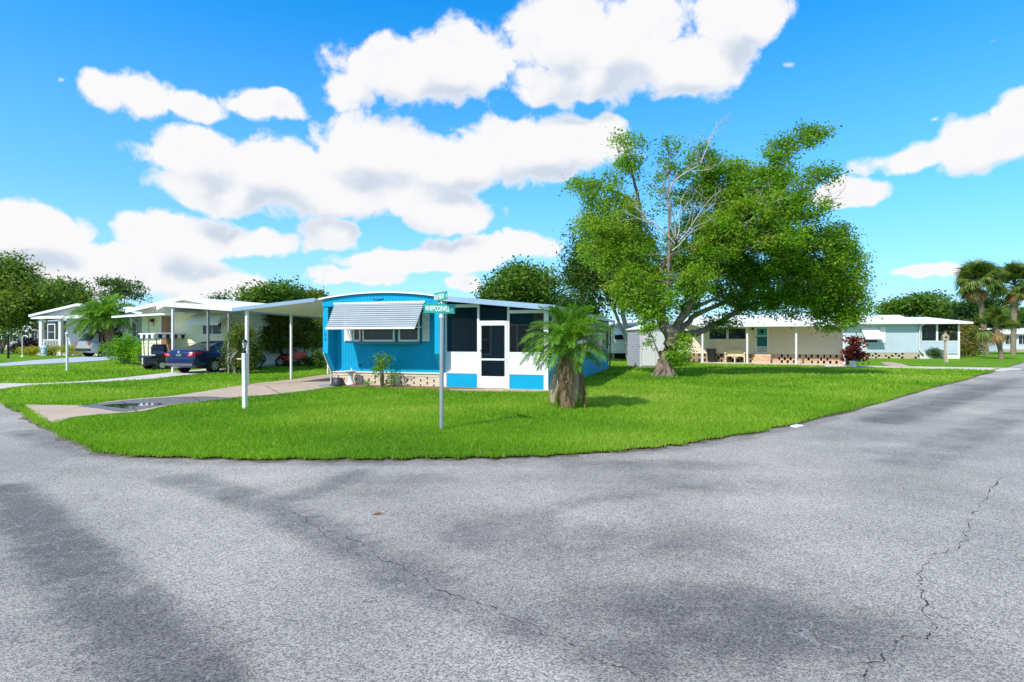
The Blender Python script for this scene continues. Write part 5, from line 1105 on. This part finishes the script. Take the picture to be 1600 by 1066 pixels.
# crape myrtles by the carport
auto_tree('loose crape myrtle bush overhanging the rear of the blue sedan', 374, 582, (346,490,406,584), 26.4, LM_MYRTLE, 380, 30, .11, .27, 6, 31, None, 14, .5, name='crape_myrtle', cat='shrub', bark=DEADB)
auto_tree('many stemmed crape myrtle behind the white lantern post', 408, 576, (378,482,446,562), 32.5, LM_MYRTLE, 560, 34, .13, .32, 6, 32, None, 14, .6, name='crape_myrtle', cat='shrub', bark=DEADB)
auto_tree('many stemmed crape myrtle in front of the red mower', 438, 573, (412,480,476,550), 33.5, LM_MYRTLE, 560, 34, .13, .32, 6, 33, None, 14, .5, name='crape_myrtle', cat='shrub', bark=DEADB)
auto_tree('many stemmed crape myrtle nearest the blue home corner', 470, 573, (446,480,508,546), 34, LM_MYRTLE, 520, 34, .13, .32, 6, 34, None, 14, .62, name='crape_myrtle', cat='shrub', bark=DEADB)
def shrub(label, px, py, w, h, lm, n=60, nper=26, leaf=.07, clump=.16, tone=.5, seed=1, stems=5, name='shrub', Y=None, group=None, cat='shrub', bark=BARK):
    """w, h in metres, foot at a picture point"""
    b = gp(px,py) if Y is None else Vector((at(px,0,Y).x,Y,gz(at(px,0,Y).x,Y))); rr = np.random.default_rng(seed); lobes = []; limbs = []
    for i in range(9):
        a = rr.uniform(0,6.28); d = rr.uniform(.05,.62)*w/2; z = h*rr.uniform(.28,.82)*(1-.35*d/(w/2)); c = b+Vector((math.cos(a)*d, math.sin(a)*d*.8, z)); f = rr.uniform(.22,.34)
        lobes.append((c[:], (w*f*.8,w*f*.7,h*f*.75), n/9, tone+rr.normal()*.1))
        if i < stems+2: limbs.append(([b+Vector((math.cos(a)*.06,math.sin(a)*.06,-.05)), b.lerp(c,.55)+Vector((0,0,.05*h)), c], (.022*h**.5,.014*h**.5,.006)))
    return tree(label, b, lobes, limbs, lm, nper, leaf, clump, name, cat, bark, .006, 2, group)
shrub('leafy flowering shrub growing before the pierced block skirting', 598, 606, .95, 1.25, LM_BRIGHT, 60, 14, .085, .13, .3, 41, 8)
shrub('small green sprig at the foot of the block skirting', 575, 606, .35, .3, LM_BRIGHT, 12, 12, .06, .1, .3, 42, 3)
shrub('bright green glossy hedge shrub between golf cart and palm', 196, 569, 2.7, 1.75, LM_BRIGHT, 150, 30, .14, .28, .45, 43, 8)
shrub('light green shrub beside the striped golf cart', 219, 572, .9, 1.3, LM_BRIGHT, 50, 24, .10, .2, .6, 44, 5)
shrub('low yellow leaved shrub below the white porch column', 50, 552, 2.2, .75, LM_YEL, 70, 30, .10, .2, .5, 45, 5, Y=44)
shrub('yellow leaved shrub right of the pale blue statue', 84, 552, 1.9, .85, LM_YEL, 60, 30, .10, .2, .5, 46, 5, Y=43)
shrub('yellow leaved shrub beneath the small feathery palm', 108, 552, 1.6, .9, LM_YEL, 50, 30, .10, .2, .45, 47, 5, Y=43)
shrub('dark purple leaved shrub by the far left porch', 42, 552, 2.6, 1.7, LM_PURP, 110, 30, .14, .3, .4, 48, 6, Y=48)
shrub('dusty pink shrub beneath the broad left tree', 22, 550, 1.3, .9, leafmat('pink_leaf', [(.20,.10,.09),(.30,.16,.14),(.22,.15,.10),(.12,.12,.05)], .3), 40, 26, .12, .24, .5, 49, 4, Y=52)
shrub('dark green clipped shrub before the light blue sunroom', 1455, 560.5, 2.1, 1.05, LM_DARK, 110, 32, .10, .2, .75, 50, 8)
shrub('small green bush at the end of the pale side wall', 500, 583, 1.6, 1.2, LM_MID, 70, 26, .11, .22, .5, 51, 6, Y=31)
shrub('dark low bush by the pale side wall windows', 484, 578, 1.0, .9, LM_DARK, 40, 26, .11, .2, .4, 52, 4, Y=33)
shrub('thin green climber at the corner of the beige porch', 1323, 571, .5, 1.6, LM_MID, 26, 20, .09, .16, .5, 53, 4)
shrub('bushy green plant inside the light blue home hedge line', 1442, 560, 1.0, .9, LM_MID, 40, 26, .1, .18, .5, 54, 4)
# potted red plant
b = gp(1333,574); t = thing('plant_pot', 'pale square concrete plant pot at the end of the beige porch', 'plant pot', b, -20)
MB().add([(-.13,-.13,0),(.13,-.13,0),(.13,.13,0),(-.13,.13,0),(-.16,-.16,.36),(.16,-.16,.36),(.16,.16,.36),(-.16,.16,.36)], [(3,2,1,0),(0,1,5,4),(1,2,6,5),(2,3,7,6),(3,0,4,7),(4,5,6,7)]).build('pot', STONEW, t)
shrub('red leaved ti plant growing from the pale square pot', 1335, 573.6, 1.15, 2.1, LM_RED, 60, 14, .24, .22, .5, 55, 7, 'ti_plant', cat='plant')
# ================================================================== PALMS
def frond_data(L, e0, bend, nl, ll, lw, vee=.5, sag=.35, rng=RNG, curl=1.):
    """pinnate frond in the x-z plane: rachis points and leaflet quads"""
    pts = [Vector((0,0,0))]; a = e0; k = 14
    for i in range(k): a -= bend/k*(.5+1.2*i/k)*curl; pts.append(pts[-1]+Vector((math.cos(a),0,math.sin(a)))*L/k)
    q = []; tn = []
    for i in range(nl):
        f = .14+.86*i/(nl-1); j = min(int(f*k),k-1); p = pts[j].lerp(pts[j+1], f*k-j); tg = (pts[j+1]-pts[j]).normalized(); up = Vector((-tg.z,0,tg.x))
        for s in (-1,1):
            le = ll*(.45+.75*math.sin(math.pi*min(1,f*.92+.08)))*rng.uniform(.8,1.15); d = (tg*.75+Vector((0,s,0))*(1.0-.45*f)+up*vee*rng.uniform(.3,1.2)+Vector(rng.normal(size=3))*.08).normalized()
            w = d.cross(up).normalized()*lw; m = p+d*le*.5; e = p+d*le+Vector((0,0,-sag*le*rng.uniform(.5,1.4)))
            q.append([p-w*.4, m+w, e, m-w]); tn.append(rng.uniform(0,1))
    return pts, q, tn
def ribbon(pts, w0, w1):                    # rachis as crossed quads so it goes in the same mesh
    q = []
    for i in range(len(pts)-1):
        a, b = pts[i], pts[i+1]; wa = w0+(w1-w0)*i/len(pts); wb = w0+(w1-w0)*(i+1)/len(pts)
        for d in (Vector((0,1,0)), Vector((0,0,1)) if abs((b-a).normalized().z) < .8 else Vector((1,0,0))): q.append([a-d*wa,a+d*wa,b+d*wb,b-d*wb])
    return q
def frond_mesh(name, lm, *a, **k):
    pts, q, tn = frond_data(*a, **k); rb = ribbon(pts, .014, .004); return blades(name, [[v[:] for v in f] for f in q+rb], np.array(tn+[.85]*len(rb)), lm)
def dead_mesh(L, e, bd, tn):
    pts, q, t = frond_data(L, e, bd, 40, .17, .009, vee=-.05, sag=.9); rb = ribbon(pts, .022, .008); return blades('dead_frond', [[v[:] for v in f] for f in q+rb], np.array([tn+RNG.normal()*.12 for _ in t]+[min(1,tn+.25)]*len(rb)), LM_DEAD)
def put(me, name, parent, loc, rot, sc=1.):
    o = bpy.data.objects.new(name, me); link(o, parent); o.location = loc; o.rotation_euler = rot; o.scale = (sc,)*3; return o
FM = [[frond_mesh('frond', LM_PALM, L, R(e), R(bd), 62, .27, .0105, vee=.45, sag=sg) for _ in range(2)] for L, e, bd, sg in ((1.0,82,55,.12),(1.12,62,75,.2),(1.18,42,80,.28),(1.12,22,70,.36),(1.0,2,60,.42))]
DM = [dead_mesh(L, R(e), R(bd), tn) for L, e, bd, tn in ((1.25,-62,30,.15),(1.15,-68,22,.8),(1.28,-56,38,.4),(1.05,-72,18,.6),(1.2,-64,28,.95),(1.1,-70,20,.05))]
def small_palm(label, b, zc, sc, counts, dead, trunk_r, seed, lean=(0,0), name='palm_tree'):
    rr = np.random.default_rng(seed); t = thing(name, label, 'palm', b, 0); top = Vector((lean[0],lean[1],zc))
    mb = MB(); n = 14; mb.tube([Vector((lean[0]*(i/n)**1.5, lean[1]*(i/n)**1.5, -.1+(zc+.1)*i/n)) for i in range(n+1)], [trunk_r*(1.25 if i < 2 else 1.0)*(1+.10*(i % 2)) for i in range(n+1)], 10); mb.build('trunk', PALMB, t)
    for ring, cnt in enumerate(counts):
        for i in range(cnt):
            a = 6.283*(i+rr.uniform(-.3,.3))/cnt+ring*.7; me = FM[ring][int(rr.integers(2))]
            put(me, 'frond', t, top+Vector((math.cos(a)*.06,math.sin(a)*.06,.12-.05*ring)), (rr.normal()*.15, rr.normal()*.10, a), sc*rr.uniform(.85,1.12))
    for i in range(dead):
        a = 6.283*i/max(dead,1)+rr.uniform(-.15,.15); put(DM[int(rr.integers(6))], 'dead_frond', t, top+Vector((math.cos(a)*.10,math.sin(a)*.10,-.05+rr.uniform(-.10,.05))), (rr.normal()*.10, rr.uniform(-.10,.22), a), sc*rr.uniform(.70,1.12))
    return t, top
b = gp(887,636)
small_palm('small feathery palm with skirt of brown dead fronds on the front lawn', b, 1.36, .97, (12,15,17,11,3), 46, .13, 61)
b = Vector((at(168,0,41).x, 41, 0)); b.z = gz(b.x,b.y)
small_palm('twin trunked feathery palm beside the pale blue drive, straight stem', b, 2.7, 1.75, (7,10,12,11,7), 6, .13, 62)
b = b+Vector((-.75,.3,0)); small_palm('leaning second stem of the feathery palm by the pale blue drive', b, 2.5, 1.6, (6,9,10,9,6), 4, .12, 63, (-.35,0))
def fan_mesh(lm, n=26, L=.95, pet=.9, droop=.5, rng=RNG):
    q = []; tn = []; c = Vector((pet,0,pet*.12)); q += ribbon([Vector((0,0,0)),c*.5+Vector((0,0,.04)),c], .022, .014); tn += [.8]*len(q)
    for i in range(n):
        a = -2.0+4.0*i/(n-1); d = Vector((math.cos(a),math.sin(a),.12*math.cos(2*a))).normalized(); le = L*(.72+.28*math.cos(a*.7))*rng.uniform(.9,1.08); w = Vector((-d.y,d.x,0))*.048; m = c+d*le*.55; e = c+d*le+Vector((0,0,-droop*le*rng.uniform(.6,1.3)))
        q.append([c-w*.2,m+w,e,m-w]); tn.append(rng.uniform(0,1))
    return blades('fan_frond', [[v[:] for v in f] for f in q], np.array(tn), lm)
SF = [fan_mesh(LM_SABAL, droop=d) for d in (.25,.45,.65)]; SR = [fan_mesh(LM_RUST, droop=.8)]
def sabal(label, px, pyb, pxt, pyt, Y, sc, seed, tr=.2, n=44, rust=9, e0=-.9):
    rr = np.random.default_rng(seed); b = Vector((at(px,0,Y).x,Y,0)); top = at(pxt,pyt,Y)-b; t = thing('cabbage_palm', label, 'palm', b, 0)
    MB().tube([Vector((top.x*(i/12)**1.3,0,-.1+(top.z+.1)*i/12)) for i in range(13)], [tr*(1.15 if i < 1 else 1+.06*(i % 2)) for i in range(13)], 10).build('trunk', PALMB, t)
    for i in range(n):
        a = rr.uniform(0,6.283); e = e0+(1.5-e0)*((i+.5)/n)**.75; put(SF[int(rr.integers(3))], 'frond', t, top+Vector((0,0,.25*math.sin(e))), (rr.normal()*.3, -e, a), sc*rr.uniform(.85,1.15))
    for i in range(rust): put(SR[0], 'rusty_frond', t, top+Vector((0,0,-.15)), (rr.normal()*.3, rr.uniform(.7,1.3), 6.283*i/rust+rr.uniform(-.2,.2)), sc*rr.uniform(.7,.95))
sabal('tall cabbage palm with full round head behind the sunroom', 1541, 553, 1528, 444, 60, 1.32, 71, .24, 60, 7, -.75)
sabal('tall cabbage palm beside the utility pole', 1583, 553, 1586, 448, 60, 1.32, 72, .24, 60, 7, -.75)
sabal('short palm with yellowing drooping fronds in front of the cabbage palms', 1565, 562, 1556, 512, 46.5, .85, 73, .17, 26, 8, -.5)
# ================================================================== SMALL STREET THINGS
lamp_post(105,580,1.52,.42,'slim white lamp post on the lawn before the twin palm', WHITE, WHITE, .055, False, False)
lamp_post(13,560,1.5,.4,'black lamp post under the broad tree at the far left', BLACKM, BLACKM, .07, False, False)
def crook():
    b = gp(35,558); t = thing('garden_hook', 'white hooked garden pole beside the yellow shrubs', 'garden hook', b)
    MB().tube([(0,0,-.1),(0,0,1.35),(.08,0,1.5),(.28,0,1.52),(.4,0,1.38)], .035, 8).build('pole', WHITE, t); MB().lathe([(.10,.0),(.09,.04),(.04,.12)], n=10).build('foot', WHITE, t)
crook()
def statue():
    Y = 42.5; x = at(69.5,0,Y).x; t = thing('garden_statue', 'pale blue robed garden statue among the yellow shrubs', 'statue', (x,Y,gz(x,Y)))
    PB_ = mat('pale_blue_plaster', (.42,.60,.80), .6, .1, 6)
    MB().lathe([(.22,0),(.22,.08),(.17,.10)], n=12).build('plinth', STONEW, t); MB().lathe([(.17,.10),(.20,.25),(.16,.5),(.17,.68),(.11,.8),(.06,.84)], n=14).build('robe', PB_, t); MB().lathe([(.03,.83),(.09,.90),(.095,.97),(.06,1.04),(.01,1.06)], n=12).build('head', STONEW, t)
    for s in (-1,1): MB().tube([(s*.13,0,.74),(s*.18,-.08,.58),(s*.05,-.19,.62)], [.05,.05,.03], 8).build('arm', PB_, t)
statue()
def bird_house():
    b = gp(1477,566); t = thing('bird_house', 'round topped bird house on a thin wooden pole by the road', 'bird house', b, -20); WD = mat('weathered_wood', (.40,.33,.25), .8, .2, 6)
    MB().box(-.06,.06,-.06,.06,-.1,1.55).build('pole', WD, t); MB().prism([(-.17,-.14,1.5),(.17,-.14,1.5),(.19,-.14,1.8),(0,-.14,2.02),(-.19,-.14,1.8)], (0,.28,0)).build('box', WD, t); MB().disc((0,-.145,1.72),(0,1,0),.07,.02,14).build('entrance', DARK, t)
    MB().tube([(0,0,2.0),(0,0,2.15)], .02, 6).build('finial', WD, t); MB().box(.10,.15,-.05,0,-.1,.75).build('stake', mat('pale_stake', (.62,.58,.42), .7), t)
bird_house()
def utility_pole():
    Y = 95; b = Vector((at(1570,0,Y).x,Y,0)); t = thing('utility_pole', 'grey utility pole with crossarm behind the palms at the far right', 'utility pole', b, 10); G = mat('pole_grey', (.50,.50,.50), .7, .1)
    MB().tube([(0,0,-.2),(0,0,7.2)], [.16,.11], 10).build('pole', G, t); MB().box(-1.2,1.2,-.08,.06,6.35,6.55).build('crossarm', G, t)
    for x in (-1.05,-.4,.5,1.05): MB().lathe([(.05,6.55),(.08,6.62),(.05,6.7),(.07,6.76),(.02,6.82)], (x,0,0), 8).build('insulator', WHITE2, t)
utility_pole()
# loose bits on the asphalt
def litter():
    b = gp(1246,663.5); t = thing('road_marker', 'small white raised marker on the asphalt near the grass verge', 'marker', (b.x,b.y,-.034), 40); MB().prism([(-.16,-.05,0),(.16,-.05,0),(.13,-.03,.022),(-.13,-.03,.022)], (0,.1,0)).build('body', WHITE, t)
    b = gp(590,798); t = thing('fallen_leaf', 'single dry brown leaf lying on the asphalt', 'leaf', (b.x,b.y,-.03), 20); me = blades('leaf', [[(-.06,0,0),(0,.02,.008),(.07,.0,.003),(0,-.02,.006)],[(-.03,.02,.003),(.0,.035,.008),(.045,.03,.002),(0,.015,.005)]], np.array([.3,.5]), LM_DEAD); put(me,'blade',t,(0,0,0),(0,0,0))
litter()
# far-off wood that closes the view behind the homes
def far_wood():
    pts = []; tones = []
    for az in np.arange(-62,62,.9):
        a = R(az+RNG.uniform(-.4,.4)); d = RNG.uniform(125,170); x, y = d*math.sin(a), d*math.cos(a); h = RNG.uniform(4.0,7.0); w = RNG.uniform(2.5,4.5); n = 420
        q = RNG.normal(size=(n,3)); q /= np.linalg.norm(q,axis=1)[:,None]; q *= RNG.uniform(.6,1.05,n)[:,None]; pts.append(np.column_stack([x+q[:,0]*w, y+q[:,1]*w, np.abs(h*.5+q[:,2]*h*.55)])); tones.append(np.clip(RNG.uniform(.1,.6)+RNG.normal(size=n)*.15,0,1))
    o = leaf_mesh('far_wood', np.concatenate(pts), .75, LM_DARK, None, .35, .7, np.concatenate(tones)); tag(o, 'distant line of woodland closing the view behind the homes', 'woodland', kind='stuff')
far_wood()
print('objects', len(bpy.data.objects), 'tris', sum(len(m.polygons)*2 for m in bpy.data.meshes))
